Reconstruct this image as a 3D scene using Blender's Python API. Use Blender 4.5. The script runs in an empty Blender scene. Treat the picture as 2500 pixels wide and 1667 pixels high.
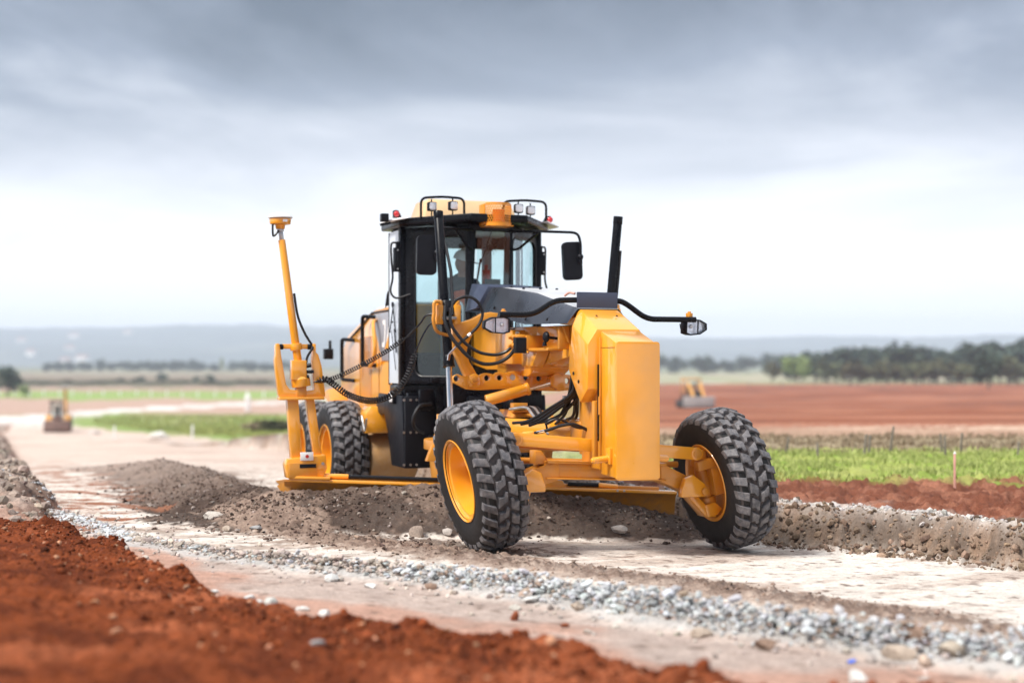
import bpy, bmesh, math, random
import numpy as np
from mathutils import Vector, Matrix

random.seed(7)
rng = np.random.default_rng(11)
R = math.radians
sc = bpy.context.scene
col = sc.collection

# ------------------------------------------------------------------ camera
cam = bpy.data.cameras.new('camera')
cam.lens = 50.0
cam.sensor_width = 36.0
cam.shift_y = 0.0206
cam.clip_start = 0.1
cam.clip_end = 30000
cam.dof.use_dof = True
cam.dof.focus_distance = 12.7
cam.dof.aperture_fstop = 0.8
camo = bpy.data.objects.new('camera', cam)
camo.location = (0, 0, 1.636)
camo.rotation_euler = (R(90), 0, 0)
col.objects.link(camo)
sc.camera = camo

# ------------------------------------------------------------------ exposure, sampling
vs = sc.view_settings
sc.display_settings.display_device = 'sRGB'
vs.view_transform = 'Standard'
vs.look = 'None'
vs.exposure = 1.4
vs.gamma = 1.0
vs.use_curve_mapping = False
sc.render.engine = 'CYCLES'
sc.cycles.use_denoising = True
sc.cycles.max_bounces = 8
sc.cycles.diffuse_bounces = 3
sc.cycles.glossy_bounces = 3
sc.cycles.transmission_bounces = 6
sc.cycles.transparent_max_bounces = 12
sc.cycles.volume_bounces = 2
sc.cycles.caustics_reflective = False
sc.cycles.caustics_refractive = False
sc.cycles.sample_clamp_indirect = 6.0

# ------------------------------------------------------------------ world: overcast sky over a Nishita base
SUN_EL, SUN_AZ = R(50), R(234)          # azimuth of the sun measured clockwise from +Y
world = bpy.data.worlds.new('World')
sc.world = world
world.use_nodes = True
nt = world.node_tree
nt.nodes.clear()


def wn(t, **k):
    n = nt.nodes.new(t)
    for a, b in k.items():
        setattr(n, a, b)
    return n


def wmath(op, a, b=None, clamp=False):
    n = wn('ShaderNodeMath', operation=op, use_clamp=clamp)
    for i, q in enumerate((a, b)):
        if q is None:
            continue
        if isinstance(q, (int, float)):
            n.inputs[i].default_value = q
        else:
            nt.links.new(q, n.inputs[i])
    return n.outputs[0]


sky = wn('ShaderNodeTexSky', sky_type='NISHITA')
sky.sun_disc = False
sky.sun_elevation = SUN_EL
sky.sun_rotation = SUN_AZ
tc = wn('ShaderNodeTexCoord')
sep = wn('ShaderNodeSeparateXYZ')
nt.links.new(tc.outputs['Generated'], sep.inputs[0])
zc = wmath('MAXIMUM', sep.outputs['Z'], 0.0)
den = wmath('ADD', zc, 0.07)
px_ = wmath('DIVIDE', sep.outputs['X'], den)
py_ = wmath('DIVIDE', sep.outputs['Y'], den)
comb = wn('ShaderNodeCombineXYZ')
nt.links.new(wmath('MULTIPLY', px_, 0.75), comb.inputs[0])
nt.links.new(wmath('MULTIPLY', py_, 0.60), comb.inputs[1])
n1 = wn('ShaderNodeTexNoise')
n1.inputs['Scale'].default_value = 0.95
n1.inputs['Detail'].default_value = 10
n1.inputs['Roughness'].default_value = 0.58
n1.inputs['Distortion'].default_value = 0.5
nt.links.new(comb.outputs[0], n1.inputs['Vector'])
# clouds thicken with elevation: bright veil at the horizon, grey-blue overhead
elev = wn('ShaderNodeMapRange')
elev.interpolation_type = 'SMOOTHSTEP'
nt.links.new(zc, elev.inputs['Value'])
elev.inputs['From Min'].default_value = 0.055
elev.inputs['From Max'].default_value = 0.29
# the dark deck breaks up again higher overhead
elev2 = wn('ShaderNodeMapRange')
elev2.interpolation_type = 'SMOOTHSTEP'
nt.links.new(zc, elev2.inputs['Value'])
elev2.inputs['From Min'].default_value = 0.32
elev2.inputs['From Max'].default_value = 0.62
elev2.inputs['To Min'].default_value = 1.0
elev2.inputs['To Max'].default_value = 0.10
thick = wmath('MULTIPLY', elev.outputs[0], elev2.outputs[0])
nz = wmath('MULTIPLY', wmath('SUBTRACT', n1.outputs['Fac'], 0.5), 2.3)
fac = wmath('ADD', thick, wmath('MULTIPLY', nz, wmath('ADD', wmath('MULTIPLY', thick, 0.85), 0.13)), clamp=True)
ramp = wn('ShaderNodeValToRGB')
el = ramp.color_ramp.elements
el[0].position = 0.0
el[0].color = (4.9, 5.0, 5.2, 1)
el[1].position = 1.0
el[1].color = (0.38, 0.53, 0.74, 1)
e2 = el.new(0.30)
e2.color = (2.75, 2.92, 3.28, 1)
e3 = el.new(0.62)
e3.color = (1.18, 1.40, 1.78, 1)
nt.links.new(fac, ramp.inputs[0])
mixs = wn('ShaderNodeMix', data_type='RGBA')
mixs.inputs['Factor'].default_value = 0.94
nt.links.new(sky.outputs[0], mixs.inputs['A'])
nt.links.new(ramp.outputs[0], mixs.inputs['B'])
bg = wn('ShaderNodeBackground')
bg.inputs['Strength'].default_value = 0.10
nt.links.new(mixs.outputs['Result'], bg.inputs['Color'])
wo = wn('ShaderNodeOutputWorld')
nt.links.new(bg.outputs[0], wo.inputs['Surface'])

# ------------------------------------------------------------------ sun (veiled by cloud)
sl = bpy.data.lights.new('sun', 'SUN')
sl.energy = 2.2
sl.angle = R(17)
sl.color = (1.0, 0.95, 0.88)
so = bpy.data.objects.new('sun', sl)
d = Vector((math.sin(SUN_AZ) * math.cos(SUN_EL), math.cos(SUN_AZ) * math.cos(SUN_EL), math.sin(SUN_EL)))
so.rotation_euler = d.to_track_quat('Z', 'Y').to_euler()
so.location = (0, 0, 30)
col.objects.link(so)

# ------------------------------------------------------------------ materials
MATS = {}


def srgb(r, g, b):
    f = lambda c: (c / 255 / 12.92) if c / 255 <= 0.04045 else ((c / 255 + 0.055) / 1.055) ** 2.4
    return (f(r), f(g), f(b))


class NT:
    def __init__(s, name):
        s.m = bpy.data.materials.new(name)
        s.m.use_nodes = True
        s.t = s.m.node_tree
        s.b = s.t.nodes['Principled BSDF']
        s.out = s.t.nodes['Material Output']

    def n(s, t, **k):
        q = s.t.nodes.new(t)
        for a, b in k.items():
            setattr(q, a, b)
        return q

    def l(s, a, b):
        s.t.links.new(a, b)

    def noise(s, scale, detail=4, rough=0.55, vec=None, dist=0.0):
        q = s.n('ShaderNodeTexNoise')
        q.inputs['Scale'].default_value = scale
        q.inputs['Detail'].default_value = detail
        q.inputs['Roughness'].default_value = rough
        q.inputs['Distortion'].default_value = dist
        if vec is None:
            vec = s.n('ShaderNodeTexCoord').outputs['Object']
        s.l(vec, q.inputs['Vector'])
        return q.outputs['Fac']

    def rng(s, v, a, b, c, d):
        q = s.n('ShaderNodeMapRange')
        for i, x in zip(('From Min', 'From Max', 'To Min', 'To Max'), (a, b, c, d)):
            q.inputs[i].default_value = x
        s.l(v, q.inputs['Value'])
        return q.outputs[0]

    def mix(s, f, a, b, blend='MIX'):
        q = s.n('ShaderNodeMix', data_type='RGBA', blend_type=blend)
        for nm, x in (('Factor', f), ('A', a), ('B', b)):
            if isinstance(x, (int, float)):
                q.inputs[nm].default_value = x
            elif isinstance(x, tuple):
                q.inputs[nm].default_value = (*x[:3], 1)
            else:
                s.l(x, q.inputs[nm])
        return q.outputs['Result']

    def bump(s, h, dist, strength=1.0):
        q = s.n('ShaderNodeBump')
        q.inputs['Distance'].default_value = dist
        q.inputs['Strength'].default_value = strength
        s.l(h, q.inputs['Height'])
        s.l(q.outputs[0], s.b.inputs['Normal'])


def simple(name, c, rough=0.5, metal=0.0, var=0.12, dirt=None, dirt_amt=0.0, scale=6, bump=0.0, coat=0.0, spec=0.5, coat_ior=1.5):
    """base colour with small mottling, optional dust in blotches, roughness variation"""
    t = NT(name)
    no = t.noise(scale, 5, 0.6)
    f = t.rng(no, 0.3, 0.7, 0, 1)
    base = t.mix(f, tuple(x * (1 - var) for x in c), tuple(min(1, x * (1 + var)) for x in c))
    rr = t.rng(no, 0.3, 0.7, max(0.02, rough - 0.07), min(1, rough + 0.09))
    if dirt:
        d1 = t.noise(scale * 2.3, 8, 0.7)
        df = t.rng(d1, 0.42, 0.72, 0, dirt_amt)
        base = t.mix(df, base, dirt)
    t.l(base, t.b.inputs['Base Color'])
    t.l(rr, t.b.inputs['Roughness'])
    t.b.inputs['Metallic'].default_value = metal
    t.b.inputs['Specular IOR Level'].default_value = spec
    if coat:
        t.b.inputs['Coat Weight'].default_value = coat
        t.b.inputs['Coat Roughness'].default_value = 0.10
        t.b.inputs['Coat IOR'].default_value = coat_ior
    if bump:
        t.bump(t.noise(scale * 12, 6, 0.65), bump)
    MATS[name] = t.m
    return t.m


YEL = (0.84, 0.345, 0.012)
DUST = (0.42, 0.32, 0.22)
simple('yellow_paint', YEL, 0.34, var=0.06, dirt=DUST, dirt_amt=0.07, scale=3, coat=1.0, coat_ior=1.6)
simple('yellow_worn_shaded', (0.62, 0.245, 0.012), 0.42, var=0.10, dirt=DUST, dirt_amt=0.20, scale=4, coat=0.3)  # worn, dusty yellow, also darkened to paint in shade on the lower frame
simple('yellow_blade', (0.55, 0.235, 0.03), 0.42, var=0.15, dirt=(0.22, 0.14, 0.08), dirt_amt=0.75, scale=3)
simple('dusty_brown', (0.40, 0.22, 0.08), 0.7, var=0.15, dirt=DUST, dirt_amt=0.5, scale=5)
simple('black_paint', (0.004, 0.0045, 0.007), 0.28, var=0.2, dirt=(0.03, 0.028, 0.03), dirt_amt=0.05, scale=5, spec=0.18)
simple('black_plastic', (0.007, 0.008, 0.012), 0.42, var=0.2, dirt=(0.04, 0.037, 0.038), dirt_amt=0.06, scale=9, spec=0.2)
simple('hose_rubber', (0.005, 0.005, 0.007), 0.38, var=0.2, scale=20)
simple('sidewall', (0.0035, 0.0035, 0.0045), 0.6, var=0.3, dirt=(0.03, 0.026, 0.024), dirt_amt=0.22, scale=7, bump=0.002)
simple('tread_dusty', (0.075, 0.075, 0.084), 0.48, var=0.4, dirt=(0.25, 0.23, 0.23), dirt_amt=0.85, scale=9, bump=0.004)
simple('groove_dusty', (0.07, 0.062, 0.062), 0.85, var=0.35, dirt=(0.13, 0.10, 0.095), dirt_amt=0.8, scale=12, bump=0.004)
simple('chrome', (0.80, 0.80, 0.80), 0.12, metal=1.0, var=0.04, scale=4)
simple('roof_painted_sheen', (0.74, 0.50, 0.26), 0.4, var=0.05, dirt=DUST, dirt_amt=0.1, scale=3, coat=0.5)  # yellow cap: pale sky sheen on its paint put into the colour
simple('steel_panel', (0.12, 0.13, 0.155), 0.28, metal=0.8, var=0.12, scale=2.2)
simple('steel_lit_top', (0.62, 0.63, 0.65), 0.40, metal=0.35, var=0.08, scale=2.2)  # top face of the cover: bright sky reflection painted in as paler steel
simple('silver_paint', (0.66, 0.70, 0.76), 0.42, var=0.05, dirt=DUST, dirt_amt=0.08, scale=3)
simple('grey_panel', (0.30, 0.32, 0.37), 0.45, var=0.06, dirt=DUST, dirt_amt=0.2, scale=3)
simple('slate_plate', (0.045, 0.058, 0.10), 0.5, var=0.08, scale=4)
simple('bolt_steel', (0.5, 0.5, 0.5), 0.35, metal=0.9, var=0.1, scale=20)
simple('white_plastic', (0.80, 0.80, 0.80), 0.35, var=0.03, scale=5)
simple('red_lens', (0.55, 0.015, 0.02), 0.2, var=0.1, coat=0.6)
simple('red_paint', (0.50, 0.02, 0.015), 0.3, var=0.1)
simple('seat_fabric', (0.02, 0.045, 0.055), 0.8, var=0.2, scale=15)
simple('console_dark', (0.015, 0.025, 0.03), 0.6, var=0.2, scale=8)
simple('amber_guard', (0.72, 0.26, 0.01), 0.35, var=0.08, scale=5)
simple('helmet_white', (0.78, 0.80, 0.80), 0.28, var=0.03, scale=5)
simple('hivis', (0.90, 0.15, 0.05), 0.75, var=0.12, scale=12)
simple('navy_cloth', (0.02, 0.03, 0.05), 0.85, var=0.2, scale=14)
simple('skin', (0.40, 0.20, 0.13), 0.55, var=0.08, scale=9)
simple('bark', (0.09, 0.065, 0.05), 0.9, var=0.3, scale=3, bump=0.03)
simple('post_wood', (0.16, 0.14, 0.12), 0.9, var=0.25, scale=8)
simple('post_white', (0.72, 0.72, 0.72), 0.6, var=0.06, scale=4)
simple('stake_pink', (0.62, 0.33, 0.27), 0.7, var=0.2, scale=6)
simple('wire', (0.3, 0.3, 0.3), 0.5, metal=0.7, var=0.1)
simple('far_yellow', (0.62, 0.30, 0.06), 0.5, var=0.15, dirt=DUST, dirt_amt=0.6, scale=2)
simple('far_brown', (0.085, 0.045, 0.035), 0.7, var=0.3, dirt=(0.25, 0.12, 0.08), dirt_amt=0.5, scale=2)
simple('far_dark', (0.015, 0.018, 0.022), 0.5, var=0.2, scale=2)
simple('far_pale', (0.36, 0.35, 0.35), 0.5, var=0.1, scale=2)
simple('house_wall', (0.72, 0.70, 0.66), 0.8, var=0.06, scale=0.3)
simple('house_roof', (0.28, 0.12, 0.08), 0.8, var=0.15, scale=0.5)
simple('blue_plastic', (0.06, 0.14, 0.62), 0.4, var=0.1)


def glass_mat(name, tint, rough=0.02, ior=1.45):
    t = NT(name)
    t.t.nodes.remove(t.b)
    tr = t.n('ShaderNodeBsdfTransparent')
    tr.inputs['Color'].default_value = (*tint, 1)
    gl = t.n('ShaderNodeBsdfGlossy')
    gl.inputs['Roughness'].default_value = rough
    gl.inputs['Color'].default_value = (0.9, 0.95, 1, 1)
    # Schlick reflectance from the angle to the pane, the same on both faces of the thin glass
    g_ = t.n('ShaderNodeNewGeometry')
    dt_ = t.n('ShaderNodeVectorMath', operation='DOT_PRODUCT')
    t.l(g_.outputs['Incoming'], dt_.inputs[0])
    t.l(g_.outputs['Normal'], dt_.inputs[1])

    def mt(op, a, b=None):
        q = t.n('ShaderNodeMath', operation=op)
        for i, v in enumerate((a, b)):
            if v is None:
                continue
            if isinstance(v, (int, float)):
                q.inputs[i].default_value = v
            else:
                t.l(v, q.inputs[i])
        return q.outputs[0]
    f0 = ((ior - 1) / (ior + 1)) ** 2
    p5 = mt('POWER', mt('SUBTRACT', 1.0, mt('ABSOLUTE', dt_.outputs['Value'])), 5.0)
    fres = mt('ADD', mt('MULTIPLY', p5, 1 - f0), f0)
    mx = t.n('ShaderNodeMixShader')
    t.l(fres, mx.inputs[0])
    t.l(tr.outputs[0], mx.inputs[1])
    t.l(gl.outputs[0], mx.inputs[2])
    t.l(mx.outputs[0], t.out.inputs['Surface'])
    MATS[name] = t.m


glass_mat('cab_glass', (0.86, 0.935, 0.94))
simple('pane_painted_sky', (0.62, 0.67, 0.75), 0.18, var=0.05, scale=2, coat=0.8)  # opaque pale colour paints the sky reflection on this pane
glass_mat('lens_clear', (0.93, 0.95, 0.98), rough=0.05)


def lamp_reflector():
    t = NT('lamp_reflector')
    no = t.noise(55, 3, 0.5)
    t.b.inputs['Metallic'].default_value = 0.85
    t.b.inputs['Roughness'].default_value = 0.28
    t.l(t.mix(t.rng(no, 0.35, 0.65, 0, 1), (0.86, 0.87, 0.9), (0.97, 0.97, 0.98)), t.b.inputs['Base Color'])
    t.bump(no, 0.006)
    MATS['lamp_reflector'] = t.m


lamp_reflector()


def amber():
    t = NT('amber_lens')
    t.b.inputs['Base Color'].default_value = (0.9, 0.13, 0.005, 1)
    t.b.inputs['Roughness'].default_value = 0.15
    t.b.inputs['Coat Weight'].default_value = 0.5
    MATS['amber_lens'] = t.m


amber()


def ground_mat(name, fine=45, bumpd=0.012, rough=0.95, attr='soil'):
    t = NT(name)
    a = t.n('ShaderNodeAttribute', attribute_name=attr)
    geo = t.n('ShaderNodeNewGeometry').outputs['Position']
    f1 = t.rng(t.noise(fine, 8, 0.72, geo), 0.28, 0.72, 0.62, 1.30)
    f2 = t.rng(t.noise(2.2, 6, 0.6, geo), 0.3, 0.7, 0.86, 1.12)
    f3 = t.rng(t.noise(9, 6, 0.68, geo), 0.3, 0.7, 0.82, 1.15)
    m1 = t.n('ShaderNodeMath', operation='MULTIPLY')
    t.l(f1, m1.inputs[0])
    t.l(f2, m1.inputs[1])
    m2 = t.n('ShaderNodeMath', operation='MULTIPLY')
    t.l(m1.outputs[0], m2.inputs[0])
    t.l(f3, m2.inputs[1])
    vm = t.n('ShaderNodeVectorMath', operation='SCALE')
    t.l(a.outputs['Color'], vm.inputs[0])
    t.l(m2.outputs[0], vm.inputs['Scale'])
    t.l(vm.outputs[0], t.b.inputs['Base Color'])
    t.b.inputs['Roughness'].default_value = rough
    t.b.inputs['Specular IOR Level'].default_value = 0.12
    t.bump(t.noise(fine * 1.3, 9, 0.75, geo), bumpd)
    MATS[name] = t.m


ground_mat('ground_soil')
ground_mat('stone_mix', fine=70, bumpd=0.004, rough=0.85)


def leaf_mat(name, c, dark):
    t = NT(name)
    oi = t.n('ShaderNodeObjectInfo')
    a = t.n('ShaderNodeAttribute', attribute_name='leaf')
    base = t.mix(a.outputs['Fac'], dark, c)
    hv = t.n('ShaderNodeHueSaturation')
    t.l(base, hv.inputs['Color'])
    t.l(t.rng(oi.outputs['Random'], 0, 1, 0.46, 0.53), hv.inputs['Hue'])
    t.l(t.rng(oi.outputs['Random'], 0, 1, 0.75, 1.25), hv.inputs['Value'])
    t.l(hv.outputs[0], t.b.inputs['Base Color'])
    t.b.inputs['Roughness'].default_value = 0.8
    t.b.inputs['Specular IOR Level'].default_value = 0.2
    MATS[name] = t.m


leaf_mat('leaf_dark', (0.060, 0.090, 0.065), (0.025, 0.045, 0.036))
leaf_mat('leaf_olive', (0.115, 0.12, 0.06), (0.05, 0.06, 0.03))
leaf_mat('leaf_lime', (0.26, 0.30, 0.11), (0.13, 0.16, 0.06))
leaf_mat('leaf_grass', (0.38, 0.41, 0.15), (0.24, 0.28, 0.08))
leaf_mat('leaf_dry', (0.30, 0.25, 0.15), (0.17, 0.14, 0.09))


def hill_mat():
    t = NT('hill_forest')
    geo = t.n('ShaderNodeNewGeometry').outputs['Position']
    n_ = t.noise(0.012, 6, 0.6, geo)
    n2 = t.noise(0.0022, 4, 0.5, geo)
    c1 = t.mix(t.rng(n_, 0.35, 0.65, 0, 1), (0.025, 0.04, 0.045), (0.06, 0.085, 0.08))
    c2 = t.mix(t.rng(n2, 0.52, 0.66, 0, 0.6), c1, (0.17, 0.18, 0.15))
    t.l(c2, t.b.inputs['Base Color'])
    t.b.inputs['Roughness'].default_value = 1
    MATS['hill_forest'] = t.m


hill_mat()


# ------------------------------------------------------------------ mesh building
class MB:
    """collects vertices and faces of one mesh object"""

    def __init__(s):
        s.v, s.f = [], []

    def add(s, v, f):
        o = len(s.v)
        s.v += [tuple(p) for p in v]
        s.f += [tuple(i + o for i in q) for q in f]
        return s

    def box(s, x0, x1, y0, y1, z0, z1, M=None):
        v = [Vector(p) for p in ((x0, y0, z0), (x1, y0, z0), (x1, y1, z0), (x0, y1, z0), (x0, y0, z1), (x1, y0, z1), (x1, y1, z1), (x0, y1, z1))]
        if M is not None:
            v = [M @ p for p in v]
        return s.add(v, [(0, 3, 2, 1), (4, 5, 6, 7), (0, 1, 5, 4), (1, 2, 6, 5), (2, 3, 7, 6), (3, 0, 4, 7)])

    def bar(s, a, b, w, h, up=(0, 0, 1)):
        """rectangular bar from a to b, width w across, height h along up"""
        a, b, up = Vector(a), Vector(b), Vector(up)
        t = (b - a).normalized()
        side = t.cross(up).normalized() * w / 2
        u = side.cross(t).normalized() * h / 2
        v = [p + q for p in (a, b) for q in (-side - u, side - u, side + u, -side + u)]
        return s.add(v, [(0, 1, 2, 3), (7, 6, 5, 4), (0, 4, 5, 1), (1, 5, 6, 2), (2, 6, 7, 3), (3, 7, 4, 0)])

    def cyl(s, a, b, r0, r1=None, n=20, cap=True):
        r1 = r0 if r1 is None else r1
        a, b = Vector(a), Vector(b)
        t = (b - a).normalized()
        x = t.orthogonal().normalized()
        y = t.cross(x)
        v, f = [], []
        for p, r in ((a, r0), (b, r1)):
            for i in range(n):
                an = 2 * math.pi * i / n
                v.append(p + x * r * math.cos(an) + y * r * math.sin(an))
        for i in range(n):
            j = (i + 1) % n
            f.append((i, j, n + j, n + i))
        if cap:
            f.append(tuple(range(n))[::-1])
            f.append(tuple(range(n, 2 * n)))
        return s.add(v, f)

    def tube(s, pts, r, n=10, closed=False):
        P = [Vector(p) for p in pts]
        m = len(P)
        v, f = [], []
        x = None
        for i, p in enumerate(P):
            a, b = (P[i - 1], P[(i + 1) % m]) if closed else (P[max(0, i - 1)], P[min(m - 1, i + 1)])
            t = (b - a).normalized()
            x = t.orthogonal().normalized() if x is None else (x - t * x.dot(t)).normalized()
            y = t.cross(x)
            for k in range(n):
                an = 2 * math.pi * k / n
                v.append(p + (x * math.cos(an) + y * math.sin(an)) * r)
        for i in range(m if closed else m - 1):
            for k in range(n):
                j, l = (k + 1) % n, (i + 1) % m
                f.append((i * n + k, i * n + j, l * n + j, l * n + k))
        if not closed:
            f.append(tuple(range(n))[::-1])
            f.append(tuple(range((m - 1) * n, m * n)))
        return s.add(v, f)

    def lathe(s, prof, M=None, n=48, ring=False):
        """profile (h, r) turned about local X; ring closes the profile on itself"""
        v, f = [], []
        k = len(prof)
        for i in range(n):
            an = 2 * math.pi * i / n
            for h, r in prof:
                p = Vector((h, r * math.cos(an), r * math.sin(an)))
                v.append(M @ p if M is not None else p)
        for i in range(n):
            j = (i + 1) % n
            for q in range(k if ring else k - 1):
                w = (q + 1) % k
                f.append((i * k + q, i * k + w, j * k + w, j * k + q))
        return s.add(v, f)

    def hull(s, pts):
        b = bmesh.new()
        for p in pts:
            b.verts.new(p)
        r = bmesh.ops.convex_hull(b, input=b.verts[:])
        bad = [g for g in r['geom_interior'] + r['geom_unused'] if isinstance(g, bmesh.types.BMVert)]
        if bad:
            bmesh.ops.delete(b, geom=list(set(bad)), context='VERTS')
        bmesh.ops.dissolve_limit(b, angle_limit=0.02, verts=b.verts[:], edges=b.edges[:])
        b.verts.index_update()
        s.add([x.co.copy() for x in b.verts], [[x.index for x in q.verts] for q in b.faces])
        b.free()
        return s

    def plate(s, poly, origin, ux, uy, thick, holes=()):
        """flat outline with holes (2-D) in the plane origin+ux*a+uy*b, given a thickness"""
        b = bmesh.new()
        ux, uy, o = Vector(ux), Vector(uy), Vector(origin)
        nrm = ux.cross(uy).normalized()
        ed = []
        for loop in [poly] + list(holes):
            vv = [b.verts.new(o + ux * p[0] + uy * p[1] - nrm * thick / 2) for p in loop]
            for i in range(len(vv)):
                ed.append(b.edges.new((vv[i], vv[(i + 1) % len(vv)])))
        bmesh.ops.triangle_fill(b, use_beauty=True, use_dissolve=False, edges=ed, normal=nrm)
        top = [q for q in b.faces]
        r = bmesh.ops.extrude_face_region(b, geom=top)
        bmesh.ops.translate(b, vec=nrm * thick, verts=[g for g in r['geom'] if isinstance(g, bmesh.types.BMVert)])
        b.verts.index_update()
        s.add([x.co.copy() for x in b.verts], [[x.index for x in q.verts] for q in b.faces])
        b.free()
        return s

    def sphere(s, c, r, n=16, m=10, sz=(1, 1, 1), M=None):
        v, f = [], []
        for j in range(m + 1):
            th = math.pi * j / m
            for i in range(n):
                ph = 2 * math.pi * i / n
                p = Vector((r * sz[0] * math.sin(th) * math.cos(ph), r * sz[1] * math.sin(th) * math.sin(ph), r * sz[2] * math.cos(th)))
                if M is not None:
                    p = M @ p
                v.append(Vector(c) + p)
        for j in range(m):
            for i in range(n):
                k = (i + 1) % n
                f.append((j * n + i, (j + 1) * n + i, (j + 1) * n + k, j * n + k))
        return s.add(v, f)

    def mesh(s, name, bevel=0.0, seg=2, smooth=26, merge=True):
        me = bpy.data.meshes.new(name)
        b = bmesh.new()
        vv = [b.verts.new(p) for p in s.v]
        for q in s.f:
            try:
                b.faces.new([vv[i] for i in q])
            except ValueError:
                pass
        if merge:
            bmesh.ops.remove_doubles(b, verts=b.verts[:], dist=1e-5)
            bmesh.ops.dissolve_degenerate(b, edges=b.edges[:], dist=1e-5)
        bmesh.ops.recalc_face_normals(b, faces=b.faces[:])
        if bevel > 0:
            eds = [e for e in b.edges if len(e.link_faces) == 2 and e.calc_face_angle(0) > R(28)]
            bmesh.ops.bevel(b, geom=eds, offset=bevel, offset_type='OFFSET', segments=seg, profile=0.5, affect='EDGES', clamp_overlap=True)
        b.to_mesh(me)
        b.free()
        for q in me.polygons:
            q.use_smooth = True
        me.set_sharp_from_angle(angle=R(smooth))
        return me


def link(name, me, mat, parent=None, loc=None, rot=None):
    o = bpy.data.objects.new(name, me)
    col.objects.link(o)
    if mat is not None and me is not None and len(me.materials) == 0:
        me.materials.append(MATS[mat])
    if parent is not None:
        o.parent = parent
    if loc is not None:
        o.location = loc
    if rot is not None:
        o.rotation_euler = rot
    return o


def P(name, mb, mat, parent, bevel=0.0, seg=2, smooth=26, **k):
    return link(name, mb.mesh(name, bevel, seg, smooth), mat, parent, **k)


def empty(name, loc=(0, 0, 0), rz=0.0, parent=None):
    o = bpy.data.objects.new(name, None)
    o.empty_display_size = 0.2
    o.location = loc
    o.rotation_euler = (0, 0, rz)
    col.objects.link(o)
    if parent is not None:
        o.parent = parent
    return o


def tag(o, label=None, cat=None, group=None, kind=None):
    for k, v in (('label', label), ('category', cat), ('group', group), ('kind', kind)):
        if v:
            o[k] = v
    return o


def copy_tree(o, parent=None):
    c = o.copy()
    col.objects.link(c)
    c.parent = parent
    for ch in o.children:
        copy_tree(ch, c)
    return c


def smooth_path(pts, sub=8):
    """Catmull-Rom through the points"""
    P_ = [Vector(p) for p in pts]
    P_ = [P_[0] * 2 - P_[1]] + P_ + [P_[-1] * 2 - P_[-2]]
    out = []
    for i in range(1, len(P_) - 2):
        a, b, c, d_ = P_[i - 1:i + 3]
        for k in range(sub):
            t = k / sub
            out.append(0.5 * ((2 * b) + (c - a) * t + (2 * a - 5 * b + 4 * c - d_) * t * t + (3 * b - a - 3 * c + d_) * t ** 3))
    out.append(P_[-2])
    return out


def round_path(pts, r, seg=6):
    """polyline with its corners rounded at radius r"""
    P_ = [Vector(p) for p in pts]
    out = [P_[0]]
    for i in range(1, len(P_) - 1):
        a, b, c = P_[i - 1:i + 2]
        ra = min(r, (a - b).length * 0.45)
        rc = min(r, (c - b).length * 0.45)
        p, q = b + (a - b).normalized() * ra, b + (c - b).normalized() * rc
        for k in range(seg + 1):
            t = k / seg
            out.append((1 - t) ** 2 * p + 2 * t * (1 - t) * b + t * t * q)
    out.append(P_[-1])
    return out


def circle2(cx, cy, r, n=18):
    return [(cx + r * math.cos(2 * math.pi * i / n), cy + r * math.sin(2 * math.pi * i / n)) for i in range(n)]


def rrect(w, h, r, seg=5):
    """rounded rectangle outline centred at 0"""
    o = []
    for cx, cy, a0 in ((w / 2 - r, h / 2 - r, 0), (-w / 2 + r, h / 2 - r, 90), (-w / 2 + r, -h / 2 + r, 180), (w / 2 - r, -h / 2 + r, 270)):
        for k in range(seg + 1):
            an = R(a0 + 90 * k / seg)
            o.append((cx + r * math.cos(an), cy + r * math.sin(an)))
    return o


# ------------------------------------------------------------------ noise on arrays
def _h(ix, iy, s):
    n = (ix.astype(np.int64) * 374761393 + iy.astype(np.int64) * 668265263 + s * 1442695041) & 0xffffffff
    n = ((n ^ (n >> 13)) * 1274126177) & 0xffffffff
    n = n ^ (n >> 16)
    return n


def gnoise(x, y, s=0):
    ix, iy = np.floor(x), np.floor(y)
    fx, fy = x - ix, y - iy
    u = fx * fx * fx * (fx * (fx * 6 - 15) + 10)
    v = fy * fy * fy * (fy * (fy * 6 - 15) + 10)

    def g(ax, ay):
        a = _h(ix + ax, iy + ay, s) / 4294967295.0 * 2 * np.pi
        return np.cos(a) * (fx - ax) + np.sin(a) * (fy - ay)
    a = g(0, 0) * (1 - u) + g(1, 0) * u
    b = g(0, 1) * (1 - u) + g(1, 1) * u
    return (a * (1 - v) + b * v) * 1.5


def fbm(x, y, o=4, gain=0.5, s=0):
    t, a = np.zeros_like(x), 1.0
    for i in range(o):
        t += a * gnoise(x * 2 ** i, y * 2 ** i, s + i * 17)
        a *= gain
    return t


def billow(x, y, o=4, gain=0.5, s=0):
    t, a = np.zeros_like(x), 1.0
    for i in range(o):
        t += a * (np.abs(gnoise(x * 2 ** i, y * 2 ** i, s + i * 17)) * 2 - 0.55)
        a *= gain
    return t


def sstep(a, b, x):
    t = np.clip((x - a) / (b - a), 0, 1)
    return t * t * (3 - 2 * t)


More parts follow.
